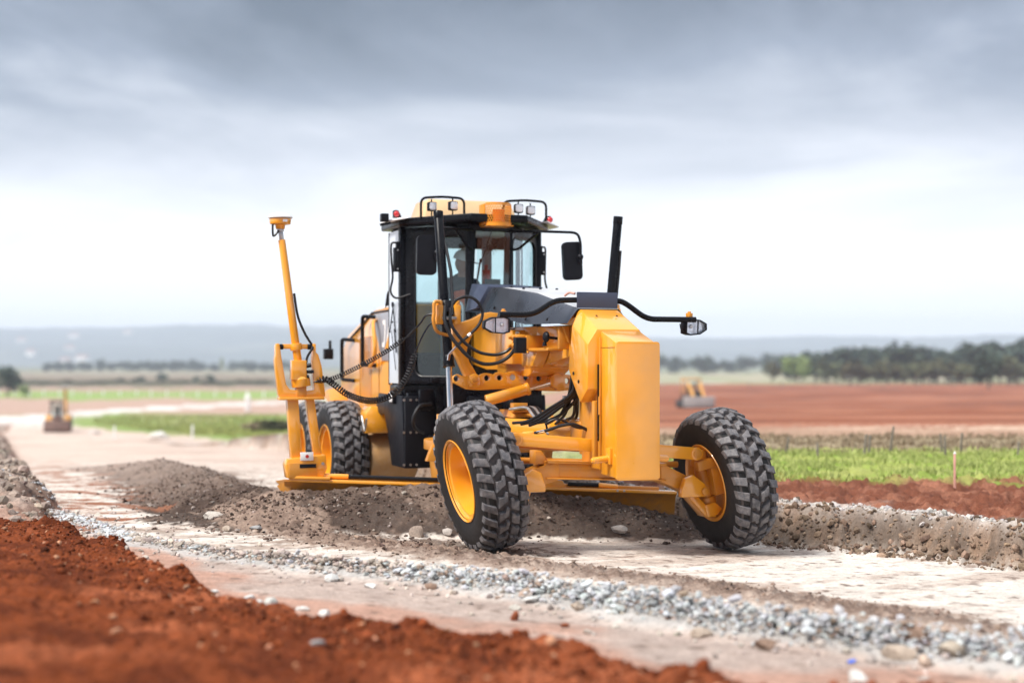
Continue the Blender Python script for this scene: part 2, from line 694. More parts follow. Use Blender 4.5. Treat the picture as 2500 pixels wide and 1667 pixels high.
# ------------------------------------------------------------------ terrain
YT = [-60, 0, 12.4, 60, 130, 170, 230, 9000]
ZT = [.5, .45, 0, -1.9, -4.7, -5.9, -6.3, -6.5]
YRt = [-60, 13, 25, 60, 115, 200, 430, 900, 9000]
ZRt = [.3, .13, .12, -.5, -2.2, -3.2, -4.4, -5.7, -6.5]
E_X = [-16, -9, -6.5, -4.67, -3.93, -3.16, -2.67, -2.1, -1.75, -1.48, -1.0, -.53, -.1, .2, .48, .67, .96, 1.46, 3, 7, 20]
E_Y = [30, 18.5, 15, 12.97, 12.4, 11.3, 10.3, 9.25, 8.6, 8.35, 7.75, 7.4, 7.15, 6.98, 6.70, 6.48, 6.34, 6.24, 5.75, 4.0, -2]
G_L = [(-9, 21), (-4.84, 15), (-3.36, 12.3), (-2.66, 11.56), (-2.04, 10.95), (-1.35, 10.4), (-.72, 10.05), (0, 9.4), (.62, 8.66), (1.17, 8.1), (1.66, 7.68), (2.12, 7.37), (2.57, 7.12), (4, 6.1), (7, 4)]
W3_L = [(-2.99, 15.0), (-2.13, 13.42), (-1.25, 12.4), (-.51, 11.73), (.47, 10.93), (1.33, 10.23), (2.03, 9.39), (3.01, 8.35), (5, 6.8), (8, 4.6)]
B_X = [-40, -22, -14.5, -10.9, -8, -5, -2, .5, 2.62, 3.65, 4.44, 6, 9, 20]
B_Y = [110, 78, 62.8, 55, 50.5, 36, 23.5, 17, 14.01, 13.3, 12.33, 11.2, 9.4, 4]
L_X = [-60, -37.1, -24.8, -11.5, -7.3, -5.8, -4.93, -3.8]
L_Y = [170, 103.5, 69.8, 32.9, 21.5, 17.6, 15.2, 12]
PILE = [(-3.0, 14.5), (-2.3, 14.45), (-1.0, 14.5), (.2, 14.6), (1.0, 14.75), (1.9, 14.85)]
PILE_H = [.12, .34, .46, .44, .34, .16]
W2_L = [(-2.2, 14.5), (-2.9, 16.0), (-3.7, 18.3), (-4.9, 22.0), (-6.6, 26.6), (-8.2, 29.5)]
W2_H = [.34, .29, .27, .27, .25, .06]
W4_L = [(-5.0, 20.5), (-3.9, 17.2), (-3.0, 15.0), (-2.2, 13.7), (-1.2, 12.75), (-.3, 12.3)]
ROAD_L = [(-5, 25), (-17.5, 60), (-28, 90), (-44, 135), (-60, 172), (-68, 200), (-65, 234), (-51, 276), (-20, 330), (60, 430)]


def road_z(X, Y):
    return np.interp(Y, YT, ZT) - .034 * np.clip(X + .28, -6, 6) * np.clip(1.2 - Y / 60, 0, 1)


def pdist(X, Y, L, vals=None):
    best = np.full(X.shape, 1e9)
    out = np.zeros(X.shape)
    for i in range(len(L) - 1):
        (ax, ay), (bx, by) = L[i], L[i + 1]
        dx, dy = bx - ax, by - ay
        t = np.clip(((X - ax) * dx + (Y - ay) * dy) / (dx * dx + dy * dy), 0, 1)
        d_ = np.hypot(X - ax - t * dx, Y - ay - t * dy)
        m = d_ < best
        best = np.where(m, d_, best)
        if vals is not None:
            out = np.where(m, vals[i] + t * (vals[i + 1] - vals[i]), out)
    return (best, out) if vals is not None else best


def mixc(c, m, new):
    return c * (1 - m[..., None]) + np.asarray(new)[None, :] * m[..., None] if np.ndim(new) == 1 else c * (1 - m[..., None]) + new * m[..., None]


def terrain(X, Y, fine=True, colour=False):
    """height (and soil colour) of the ground at arrays X, Y"""
    u = X / np.maximum(Y, 4)
    wob = fbm(X * .9, Y * .9, 4, .55, 3)
    wob2 = fbm(X * 3.1, Y * 3.1, 3, .5, 5)
    z = road_z(X, Y)
    near = 1 - sstep(25, 60, Y)
    # flat wear of the road: long shallow ruts along its direction
    a = (X * .72 - Y * .70)
    b = (X * .70 + Y * .72)
    # bank on the far side of the road
    dB = (Y - np.interp(X, B_X, B_Y)) * .62 + (wob * .28 + wob2 * .07) * np.clip(Y / 25, .5, 2.5)
    hB = np.interp(X, [-14, -9, -4, 1, 3, 20], [0, .55, .75, .5, .42, .42])
    su = sstep(-.04, .11, u)
    zb = (z + hB) * (1 - su) + np.interp(Y, YRt, ZRt) * su
    mB = sstep(.0, .30, dB)
    lip = np.exp(-((dB - .42) / .22) ** 2) * .06 * near
    z = z * (1 - mB) + (zb + lip) * mB
    # bank on the near-left side
    dL = -(Y - np.interp(X, L_X, L_Y)) * .55 + wob * .35 + wob2 * .08
    inL = (X < -3.8) & (Y > 12)
    mL = sstep(0, .5, dL) * inL * sstep(12.5, 15.5, Y)
    z = z + mL * (.30 + .10 * sstep(.4, 2.0, dL)) * (1 - sstep(60, 110, Y))
    # red spoil bank towards the camera
    dE = (np.interp(X, E_X, E_Y) - Y) * .72 + wob * .16 + wob2 * .07
    mE = sstep(-.02, .22, dE) * (Y < 40)
    z = z + mE * (.075 + .050 * np.clip(dE, 0, 5))
    # windrows
    dp, hp = pdist(X, Y, PILE, PILE_H)
    front = np.where(Y < np.interp(X, [p[0] for p in PILE], [p[1] for p in PILE]), 1.0, .55)
    wp = .95 * front
    pile = hp * np.clip(1 - (dp + wob * .06) / wp, 0, 1) ** .95
    d2, h2 = pdist(X, Y, W2_L, W2_H)
    w2 = h2 * np.clip(1 - (d2 + wob * .18) / .95, 0, 1) ** 1.1
    low2 = np.clip(1 - (d2 + wob * .35) / 1.45, 0, 1)
    d3 = pdist(X, Y, W3_L)
    w3 = np.clip(1 - (d3 + wob * .14 + wob2 * .05) / .62, 0, 1)
    d4 = pdist(X, Y, W4_L)
    w4 = np.clip(1 - (d4 + wob * .25 + wob2 * .08) / 1.0, 0, 1)
    dg = pdist(X, Y, G_L)
    wg = np.clip(1 - (dg + wob * .08) / .30, 0, 1)
    road = (1 - mB) * (1 - mE) * (1 - mL)
    add = np.maximum(pile, w2) * road
    z = z + add + (w3 * .030 + wg * np.interp(X, [-5, -2, 0, 3], [.02, .04, .07, .09])) * road
    d3s, a3 = pdist(X, Y, W3_L, [0, 1.8, 3.15, 4.15, 5.4, 6.5, 7.6, 9.0, 11.5, 15.2])
    prints = np.sin(2 * np.pi * (a3 / .13 + d3s * 3.2)) * sstep(.30, .18, d3s)
    z = z + prints * .020 * road * sstep(14.5, 13.0, Y)
    loose = np.clip(np.maximum(np.maximum(pile * 9, low2 * 1.4), np.maximum(w3 * .9, w4 * 1.5)), 0, 1) * road
    if fine:
        k = np.clip(14 / np.maximum(Y, 1), .15, 1.4)
        red = mE * near
        z = z + red * (billow(X * 2.6, Y * 2.6, 3, .55, 21) * .026 + billow(X * 10, Y * 10, 4, .6, 31) * .015)
        z = z + red * np.exp(-((dE - .30) / .28) ** 2) * (.025 + .055 * fbm(X * 2.2, Y * 2.2, 3, .6, 77))
        z = z + loose * near * (billow(X * 7, Y * 7, 3, .6, 41) * .022 + fbm(X * 26, Y * 26, 2, .6, 45) * .008)
        z = z + (1 - loose) * road * near * (fbm(X * 1.3, Y * 1.3, 3, .5, 51) * .008 + fbm(a * 5, b * .9, 3, .5, 55) * .004 + fbm(X * 12, Y * 12, 3, .6, 58) * .0035)
        face = np.exp(-((dB - .15) / .35) ** 2)
        z = z + near * face * (billow(X * 4, Y * 4, 4, .6, 61) * .05 + billow(X * 15, Y * 15, 3, .6, 62) * .018)
        z = z + near * mB * (1 - face) * billow(X * 3, Y * 3, 4, .6, 64) * .045 * (1 + .5 * sstep(.7, 1.2, dB) * (Y < 19))
        z = z + mL * (1 - sstep(50, 90, Y)) * billow(X * 2.2, Y * 2.2, 4, .6, 66) * .09
        far = sstep(30, 90, Y)
        z = z + far * fbm(X * .06, Y * .06, 4, .55, 71) * .18 * (1 - sstep(300, 900, Y))
    if not colour:
        return z
    # ------------------------------------------------ soil colours
    shp = X.shape + (3,)
    n0 = fbm(X * 1.7, Y * 1.7, 4, .6, 81)
    n1 = fbm(X * 6.5, Y * 6.5, 3, .6, 85)
    st = fbm(a * 2.6, b * .33, 4, .6, 88)
    c = np.zeros(shp) + np.array([.68, .62, .56])
    c = mixc(c, np.clip(sstep(-.1, .55, st + n0 * .35) * .85, 0, 1), np.array([.50, .41, .35]))
    c = mixc(c, sstep(.32, .7, n1 + st * .3) * .5, np.array([.24, .18, .15]))
    # pink-grey compacted strip between the stone ridge and the red bank
    gy = np.interp(X, [p[0] for p in G_L], [p[1] for p in G_L])
    c = mixc(c, sstep(.0, .5, gy - Y + wob * .2) * .9, np.array([.44, .345, .30]))
    c = mixc(c, sstep(.25, -.15, np.abs(np.interp(X, E_X, E_Y) - Y) * .7 - .5 + wob * .4) * .55, np.array([.46, .21, .13]))
    # loose dirt
    dirt = np.clip(np.maximum(pile * 9, low2 * 1.4) * road * 1.6, 0, 1)
    dirt = sstep(.15, .5, dirt + n1 * .30 + n0 * .1)
    skirt = sstep(.15, .75, w4 * 1.2 + n1 * .5 + n0 * .15) * road
    c = mixc(c, skirt * .85, np.array([.135, .098, .079]))
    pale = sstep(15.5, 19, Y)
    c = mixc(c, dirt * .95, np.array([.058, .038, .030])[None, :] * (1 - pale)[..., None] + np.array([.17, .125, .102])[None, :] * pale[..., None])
    c = mixc(c, sstep(.05, .5, w3 + n1 * .25) * road * .8, np.array([.36, .265, .21]))
    c = mixc(c, np.clip(sstep(.45, 1.0, w3 + n1 * .8 + n0 * .3) * .5 + sstep(.1, .9, prints) * sstep(.2, .5, w3) * .6, 0, 1) * road, np.array([.19, .132, .105]))
    wide = np.exp(-((d2 - 1.7) / 1.1) ** 2) * sstep(.05, .5, n0) * road * (Y < 45)
    c = mixc(c, wide * .6, np.array([.26, .19, .15]))
    c = mixc(c, sstep(.05, .5, wg + n1 * .1) * road * .85, np.array([.47, .455, .44]))
    # red stains beside the near-left bank
    dLr = np.abs(-(Y - np.interp(X, L_X, L_Y)) * .55 + .9)
    c = mixc(c, sstep(1.5, .3, dLr + wob * .7) * inL * sstep(-.25, .35, n0) * (1 - sstep(35, 60, Y)) * .9, np.array([.27, .105, .055]))
    # far road: pink near, pale further on
    dR = pdist(X, Y, ROAD_L)
    hwR = np.interp(Y, [40, 60, 90, 150], [13, 9, 7, 5.5])
    onr = sstep(hwR + 1, hwR - 1, dR + wob * 1.2) * sstep(20, 40, Y)
    lm = sstep(.02, -.06, u) * sstep(38, 60, Y)
    ringnoise = fbm(X * .05, Y * .02, 4, .6, 91)
    field = np.zeros(shp) + np.array([.22, .30, .085])
    field = mixc(field, sstep(-.1, .5, fbm(X * .11, Y * .06, 3, .6, 92)) * .6, np.array([.33, .30, .16]))
    yy = Y * (1 + ringnoise * .05)
    for y0, y1, cc in ((214, 310, (.42, .29, .23)), (310, 395, (.24, .33, .10)), (395, 455, (.36, .25, .20)), (455, 640, (.14, .125, .085)), (640, 900, (.21, .165, .12)), (900, 1300, (.27, .24, .17)), (1300, 9000, (.16, .17, .11))):
        field = mixc(field, sstep(y0 - 8, y0 + 8, yy) * sstep(y1 + 8, y1 - 8, yy), np.array(cc))
    c = mixc(c, lm, field)
    rc = np.array([.56, .45, .385])[None, :] * (1 - sstep(150, 190, Y))[..., None] + np.array([.66, .63, .60])[None, :] * sstep(150, 190, Y)[..., None]
    rc = mixc(rc, sstep(-.1, .5, fbm(X * .25, Y * .12, 3, .6, 93)) * .45, np.array([.40, .30, .25]))
    c = mixc(c, onr, rc)
    c = mixc(c, sstep(9, 6, dR + wob) * (1 - onr) * sstep(25, 45, Y) * sstep(-.3, .2, n0) * .8, np.array([.27, .19, .15]))
    # far-side ground
    rm = mB
    crust = mixc(np.zeros(shp) + np.array([.45, .38, .33]), sstep(.0, .5, n1), np.array([.27, .21, .18]))
    rr = sstep(.55, 1.15, dB + n0 * .25)
    redf = mixc(np.zeros(shp) + np.array([.165, .060, .036]), sstep(-.1, .5, n0 + .5 * n1), np.array([.27, .115, .072]))
    cr = mixc(crust, rr, redf)
    yb = Y + wob * 1.0 + u * 1.2
    grass = mixc(np.zeros(shp) + np.array([.23, .33, .06]), sstep(-.1, .5, fbm(X * .5, Y * .9, 3, .6, 95)), np.array([.31, .34, .10]))
    cr = mixc(cr, sstep(17.9, 19.0, yb), grass)
    cr = mixc(cr, sstep(23.8, 25.5, yb) * .9, np.array([.30, .23, .165]))
    sf = fbm(X * .025, Y * .16, 4, .6, 97)
    cr = mixc(cr, sstep(29, 33, yb), np.array([.36, .235, .165]))
    streak = sstep(33, 36, Y) * sstep(44, 38, Y) * sstep(5, 12, X)
    fld = mixc(np.zeros(shp) + np.array([.235, .082, .046]), sstep(-.25, .45, sf), np.array([.34, .145, .088]))
    fld = mixc(fld, sstep(.25, .6, fbm(X * .06, Y * .3, 3, .6, 99)) * .7, np.array([.15, .075, .055]))
    cr = mixc(cr, sstep(35, 41, yb), fld)
    cr = mixc(cr, streak * .8 * sstep(-.3, .3, fbm(X * .2, Y * .8, 3, .6, 101)), np.array([.62, .47, .36]))
    cr = mixc(cr, sstep(360, 420, Y), np.array([.27, .29, .17]))
    cr = mixc(cr, sstep(430, 520, Y) * sstep(-.2, .3, ringnoise), np.array([.40, .34, .27]))
    cr = mixc(cr, sstep(900, 1200, Y), np.array([.17, .19, .12]))
    lside = mixc(crust, sstep(.7, 1.6, dB) * sstep(20, 32, Y), field)
    c = mixc(c, rm, cr * su[..., None] + lside * (1 - su)[..., None])
    c = mixc(c, onr * rm * (Y > 60), rc)
    # bank faces: dark compacted soil, some red
    nb = 1 - sstep(58, 80, Y)
    wB = np.clip(Y / 16, 1, 3)
    fc = np.exp(-((dB - .14 * wB) / (.18 * wB)) ** 2) * nb
    c = mixc(c, fc * .9, mixc(np.zeros(shp) + np.array([.105, .072, .052]), sstep(-.1, .55, n0 + .6 * n1), np.array([.215, .142, .096])))
    c = mixc(c, np.exp(-((dB - .50 * wB) / (.15 * wB)) ** 2) * nb * .85, np.array([.50, .46, .43]))
    c = mixc(c, mL * .9, mixc(np.zeros(shp) + np.array([.33, .265, .22]), sstep(-.1, .4, n1), np.array([.20, .145, .115])))
    c = mixc(c, np.exp(-((dL - .12) / .3) ** 2) * inL * (Y > 13) * .8, np.array([.20, .09, .055]))
    # red bank
    redc = mixc(np.zeros(shp) + np.array([.205, .050, .016]), sstep(-.25, .35, n0 + .5 * n1), np.array([.125, .029, .010]))
    redc = mixc(redc, sstep(-.05, .6, fbm(X * .8, Y * 1.1, 3, .55, 103) + .25 * X / 2) * .8, np.array([.38, .115, .050]))  # lit orange zones painted into the soil colour, more towards the right
    c = mixc(c, sstep(-.02, .14, dE + n1 * .06) * (Y < 40), redc)
    return z, np.clip(c, 0, .9)


def grid_mesh(name, X, Y, Z, C):
    nr, nc = X.shape
    me = bpy.data.meshes.new(name)
    me.vertices.add(nr * nc)
    me.vertices.foreach_set('co', np.stack([X, Y, Z], -1).astype(np.float32).ravel())
    i = np.arange(nr * nc).reshape(nr, nc)
    q = np.stack([i[:-1, :-1], i[:-1, 1:], i[1:, 1:], i[1:, :-1]], -1).reshape(-1, 4)
    me.loops.add(q.size)
    me.loops.foreach_set('vertex_index', q.astype(np.int32).ravel())
    me.polygons.add(len(q))
    me.polygons.foreach_set('loop_start', np.arange(0, q.size, 4, dtype=np.int32))
    me.polygons.foreach_set('loop_total', np.full(len(q), 4, dtype=np.int32))
    me.update(calc_edges=True)
    me.validate()
    if C is not None:
        at = me.attributes.new('soil', 'FLOAT_COLOR', 'POINT')
        at.data.foreach_set('color', np.concatenate([C, np.ones(C.shape[:-1] + (1,))], -1).astype(np.float32).ravel())
    me.polygons.foreach_set('use_smooth', np.ones(len(q), dtype=bool))
    return me


rows = list(np.linspace(-60, 3.2, 24))
y_ = 3.22
while y_ < 9000:
    rows.append(y_)
    y_ += .024 if 11.4 < y_ < 15 else min(max(.02, y_ * y_ / 3300), .045 * y_)
rows = np.array(rows)
uc = np.concatenate([np.linspace(-1.7, -.40, 34)[:-1], np.linspace(-.40, .40, 540), np.linspace(.40, 1.7, 34)[1:]])
gX = uc[None, :] * np.sqrt(rows ** 2 + 25)[:, None]
gY = np.repeat(rows[:, None], len(uc), 1)
gZ, gC = terrain(gX, gY, True, True)
ground = link('ground', grid_mesh('ground', gX, gY, gZ, gC), 'ground_soil')
tag(ground, kind='structure')


def gz(x, y, fine=True):
    return float(terrain(np.array([[float(x)]]), np.array([[float(y)]]), fine)[0, 0])


# distant hills
hx = np.linspace(-4200, 4200, 340)
hy = np.linspace(2600, 6400, 60)
HX, HY = np.meshgrid(hx, hy)
uu = HX / HY
crest = np.interp(uu, [-1, -.38, -.2, 0, .09, .2, .4, 1], [120, 124, 138, 128, 84, 96, 108, 110])
prof = sstep(2600, 5200, HY) * (1 - .5 * sstep(5200, 6400, HY))
HZ = -7.5 + crest * prof + (fbm(HX * .0016, HY * .0016, 4, .5, 201) * 16 + fbm(HX * .02, HY * .01, 2, .6, 205) * 5) * np.clip(prof * 3, 0, 1)
tag(link('hills', grid_mesh('hills', HX, HY, HZ, None), 'hill_forest'), kind='structure')

# ------------------------------------------------------------------ motor grader (local: x = its left, y = rearwards, z = up)
grader = empty('motor_grader', (.845, 12.82, 0), R(20.5))
tag(grader, 'yellow motor grader with black cab pushing a dirt windrow with its blade', 'grader')
G = grader


def gp(name, mb, mat, bevel=0.0, parent=None, **k):
    return P(name, mb, mat, parent or G, bevel, **k)


def bolts(name, pts, direction, r=.013, h=.012, mat='bolt_steel', parent=None):
    d_ = Vector(direction).normalized()
    for p in pts:
        gp(name, MB().cyl(p, Vector(p) + d_ * h, r, n=6), mat, parent=parent)


# ---- wheels
TW, TR_ = .215, .655


def tyre_arrays():
    """black carcass (bead, sidewall) as a lathe about X"""
    prof = [(-.15, .335), (-.185, .345), (-.205, .40), (-.217, .47), (-.214, .53), (-.203, .575), (-.19, .60), (-.15, .612), (0, .618),
            (.15, .612), (.19, .60), (.203, .575), (.214, .53), (.217, .47), (.205, .40), (.185, .345), (.15, .335)]
    return MB().lathe(prof, n=72)


def tread_mesh():
    mb = MB()
    N = 29
    Rs = lambda s: .657 - .30 * s * s - 4.0 * max(0, abs(s) - .15) ** 2

    def pt(s, th, r):
        return Vector((s, r * math.cos(-th), r * math.sin(-th)))

    def block(poly, hb=None):
        cs = sum(p[0] for p in poly) / len(poly)
        ct = sum(p[1] for p in poly) / len(poly)
        k = len(poly)
        jit = random.uniform(-.002, .002)
        rings = []
        for f, dr in ((1.04, None), (1.0, .007), (.93, 0.0), (.80, -.0015)):
            ring = []
            for s, t in poly:
                ss, tt = cs + (s - cs) * f, ct + (t - ct) * f
                if dr is None:
                    r = .606 - max(0, abs(ss) - .17) * 1.1
                else:
                    r = Rs(ss) - dr + jit - max(0, abs(s) - .19) * 1.3
                ring.append(pt(ss, tt, r))
            rings.append(ring)
        v = [p for ring in rings for p in ring]
        f = []
        for a in range(3):
            for i in range(k):
                j = (i + 1) % k
                f.append((a * k + i, a * k + j, (a + 1) * k + j, (a + 1) * k + i))
        f.append(tuple(range(3 * k, 4 * k)))
        mb.add(v, f)
    dt = 2 * math.pi / N
    for i in range(N):
        t = i * dt
        w = dt * .66
        # shoulder lugs slant one way, inner blocks the other, each row half a pitch on
        block([(-.212, t + .35 * dt), (-.205, t + .35 * dt + w * .78), (-.112, t + w * .86), (-.100, t + .02 * dt)])
        t2 = t + .42 * dt
        block([(-.092, t2 + .02 * dt), (-.086, t2 + w), (-.035, t2 + w * 1.02), (-.020, t2 + w * 1.45), (.002, t2 + w * 1.40), (-.004, t2 + .38 * dt), (-.040, t2 + .26 * dt)])
        t3 = t + .05 * dt
        block([(.016, t3 + .22 * dt), (.020, t3 + w * 1.30), (.046, t3 + w * 1.28), (.060, t3 + w * .92), (.096, t3 + w * .86), (.090, t3 - .10 * dt), (.060, t3 + .02 * dt)])
        t4 = t + .62 * dt
        block([(.108, t4 - .02 * dt), (.114, t4 + w * .82), (.205, t4 + w * .45), (.212, t4 - .30 * dt)])
    return mb


def rim_mesh(dish=-.02):
    """outer side is -x: flange rings, drop barrel and wheel disc"""
    prof = [(-.195, .345), (-.205, .362), (-.200, .368), (-.188, .362), (-.186, .338), (-.180, .334), (-.172, .338), (-.165, .330), (-.160, .305), (-.10, .296), (.02, .290), (.06, .27),
            (.065, .16), (.055, .10), (.05, 0)]
    back = [(.07, 0), (.08, .16), (.085, .27), (.10, .295), (.16, .315), (.19, .335), (.20, .362), (.19, .368), (.18, .345), (0, .325), (-.18, .345)]
    return MB().lathe(prof + back, n=64)


TYRE_ME = tyre_arrays().mesh('tyre', smooth=50)
TREAD_MB = tread_mesh()
gv = MB()
gv.lathe([(-.196, .590), (-.17, .609), (0, .621), (.17, .609), (.196, .590)], n=72)
TREAD_ME = TREAD_MB.mesh('tread', smooth=30, merge=False)
GROOVE_ME = gv.mesh('tread_groove', smooth=60)
RIM_ME = rim_mesh().mesh('rim', smooth=30)
hub = MB().cyl((-.05, 0, 0), (.06, 0, 0), .11, n=24)
for i in range(10):
    an = 2 * math.pi * i / 10
    hub.cyl((.04, .15 * math.cos(an), .15 * math.sin(an)), (.015, .15 * math.cos(an), .15 * math.sin(an)), .014, n=6)
HUB_ME = hub.mesh('hub', .004)


def wheel(x, y, z, lean=0.0, left=False, spin=0.0, steer=0.0, scale=1.0):
    w = empty('wheel', parent=G)
    w.location = (x, y, z)
    m = Matrix.Rotation(steer, 4, 'Z') @ Matrix.Rotation(lean, 4, 'Y') @ Matrix.Rotation(math.pi if left else 0, 4, 'Z')
    w.rotation_euler = m.to_euler()
    w.scale = (scale,) * 3
    for nm, me, mt in (('tyre', TYRE_ME, 'sidewall'), ('tread', TREAD_ME, 'tread_dusty'), ('tread_groove', GROOVE_ME, 'groove_dusty'), ('rim', RIM_ME, 'yellow_paint'), ('hub', HUB_ME, 'yellow_worn_shaded')):
        o = link(nm, me, mt, w)
        if nm in ('tread',):
            o.rotation_euler = (spin, 0, 0)
    return w


LEAN = R(-12)
wheel(-1.20, 0, .648, LEAN, False, .1)
wheel(1.20, 0, .562, LEAN, True, .9)
for sx in (-1, 1):
    for k, yy in enumerate((5.25, 6.70)):
        wheel(sx * 1.17, yy, .522 - .04 * k, 0, sx > 0, .4 + k, scale=.995)

# ---- front axle
ROLL = Matrix.Rotation(R(2.4), 4, 'Y')
ax = Matrix.Translation((0, 0, .66)) @ ROLL @ Matrix.Translation((0, 0, -.66))
mb = MB()
mb.box(-.62, .55, -.10, .14, .60, .725, ax)
mb.box(-.62, .55, -.13, .17, .725, .745, ax)
mb.box(-.62, .55, -.13, .17, .585, .600, ax)
for s in (-1, 1):
    zo = -.045 * s
    mb.hull([(s * .50, y, .60 + zo * .5 + dz) for y in (-.11, .15) for dz in (-.02, .15)] + [(s * .92, y, .46 + zo + dz) for y in (-.08, .10) for dz in (-.03, .12)])
gp('front_axle', mb, 'yellow_worn_shaded', .010)
mb = MB().bar((-.93, -.15, .972), (.83, -.15, .806), .055, .115)
for p in ((-.93, -.15, .972), (.83, -.15, .806)):
    mb.cyl((p[0], -.185, p[2]), (p[0], -.115, p[2]), .060, n=24)
gp('wheel_lean_bar', mb, 'yellow_paint', .008)
for p in ((-.93, -.186, .972), (.83, -.186, .806)):
    gp('pin', MB().cyl(p, (p[0], p[1] - .012, p[2]), .040, n=20), 'yellow_worn_shaded', .004)
for s in (-1, 1):
    dz = .058 if s < 0 else -.035
    k = empty('steering_knuckle', parent=G)
    tz = .60 + dz
    tilt = Matrix.Translation((s * .98, 0, tz)) @ Matrix.Rotation(LEAN, 4, 'Y')

    def tp(*p):
        return tilt @ Vector(p)
    mb = MB().hull([(s * .66, y, tz - .10) for y in (-.20, -.13)] + [(s * .70, y, tz + .02) for y in (-.20, -.13)] + [(s * .78, y, tz + .055) for y in (-.20, -.13)] +
                   [(s * .90, y, tz - .03) for y in (-.20, -.13)] + [(s * .95, y, tz - .10) for y in (-.20, -.13)] + [(s * .90, y, tz - .15) for y in (-.20, -.13)] + [(s * .66, y, tz - .15) for y in (-.20, -.13)])
    gp('lean_arm', mb, 'yellow_paint', .012, k)
    gp('pin', MB().cyl((s * .895, -.205, tz - .10), (s * .895, -.225, tz - .10), .034, n=20), 'yellow_worn_shaded', .004, k)
    mb = MB().cyl(tp(0, 0, -.27), tp(0, 0, .26), .062, n=22)
    mb.cyl(tp(0, 0, .13), tp(0, 0, .27), .085, n=22)
    mb.cyl(tp(0, 0, -.30), tp(0, 0, -.17), .085, n=22)
    gp('kingpin', mb, 'yellow_worn_shaded', .008, k)
    mb = MB().hull([tp(a, b, c) for a in (-.09, .02) for b in (-.13, .08) for c in (-.34, -.22)] + [tp(s * .10, b, -.30) for b in (-.10, .06)])
    mb.hull([(s * .76, y, tz - .14) for y in (-.12, .04)] + [(s * .86, y, tz - .14) for y in (-.12, .04)] + [tp(-s * .10, y, -.33) for y in (-.12, .04)] + [tp(s * .02, y, -.36) for y in (-.12, .04)])
    gp('fork', mb, 'yellow_paint', .012, k)
    mb = MB().hull([tp(s * a, b, c) for a in (.03, .13) for b in (-.15, .12) for c in (-.16, .15)])
    mb.hull([tp(s * a, b, c) for a in (-.10, .10) for b in (-.16, -.08) for c in (.10, .19)])
    mb.cyl(tp(s * .1, 0, 0), tp(s * .24, 0, 0), .11, n=24)
    gp('steering_yoke', mb, 'yellow_worn_shaded', .010, k)
# steering tie rod
gp('tie_rod', MB().cyl((-.85, .26, .76), (.85, .26, .68), .030, n=16), 'yellow_worn_shaded')

# ---- front head of the main frame and the counterweight pod
mb = MB().hull([(s * x, y, z) for s in (-1, 1) for x, y, z in ((.185, .15, 2.12), (.205, -.27, 1.93), (.30, .07, 1.967), (.30, -.275, 1.79), (.30, .16, 1.58), (.30, -.275, 1.403), (.30, -.11, 1.28), (.30, .10, 1.50), (.2, .18, 2.10))])
gp('frame_head', mb, 'yellow_paint', .012)
mb = MB().box(-.195, .195, -.30, .10, .70, 1.42)
mb.box(-.15, .15, .08, .26, .80, 1.55)
mb.box(-.235, -.195, -.27, -.21, .80, 1.30)
gp('front_bolster', mb, 'yellow_worn_shaded', .010)
mb = MB().hull([(s * .19, y, z) for s in (-1, 1) for y, z in ((-.645, .645), (-.645, 1.80), (-.315, 1.915), (-.315, .66))])
pod = gp('counterweight', mb, 'yellow_paint', .010)
ou = rrect(.412, 1.185, .028)
gp('front_plate', MB().plate(ou, (0, -.660, 1.222), (1, 0, 0), (0, 0, 1), .03), 'yellow_paint', .006, pod)
for s in (-1, 1):
    gp('edge_strip', MB().box(s * .196, s * .206, -.335, -.315, .70, 1.86), 'yellow_worn_shaded', .002, pod)
    gp('hinge', MB().cyl((s * .205, -.325, 1.18), (s * .205, -.325, 1.34), .012, n=12), 'yellow_worn_shaded', parent=pod)
    hk = MB()
    hk.tube(smooth_path([(s * .17, -.50, .815), (s * .24, -.505, .805), (s * .30, -.51, .80), (s * .355, -.515, .795)]), .030, 12)
    hk.cyl((s * .30, -.51, .80), (s * .37, -.515, .793), .031, .018, n=12)
    hk.box(s * .19, s * .215, -.56, -.46, .76, .90)
    gp('tow_horn', hk, 'yellow_paint', .004, pod)
gp('seam', MB().box(-.1935, -.19, -.64, -.32, 1.765, 1.768), 'black_paint', parent=pod)
bolts('bolt', [(-.301, .03, 1.54), (-.301, -.085, 1.468)], (-1, 0, 0), .016, .006, 'black_plastic')
bolts('bolt', [(-.10, -.02, 2.055), (.10, -.02, 2.055)], (0, -.4, .9), .010, .006, 'black_plastic')
gp('recess', MB().box(-.215, -.207, -.318, -.296, .95, 1.62), 'black_paint')

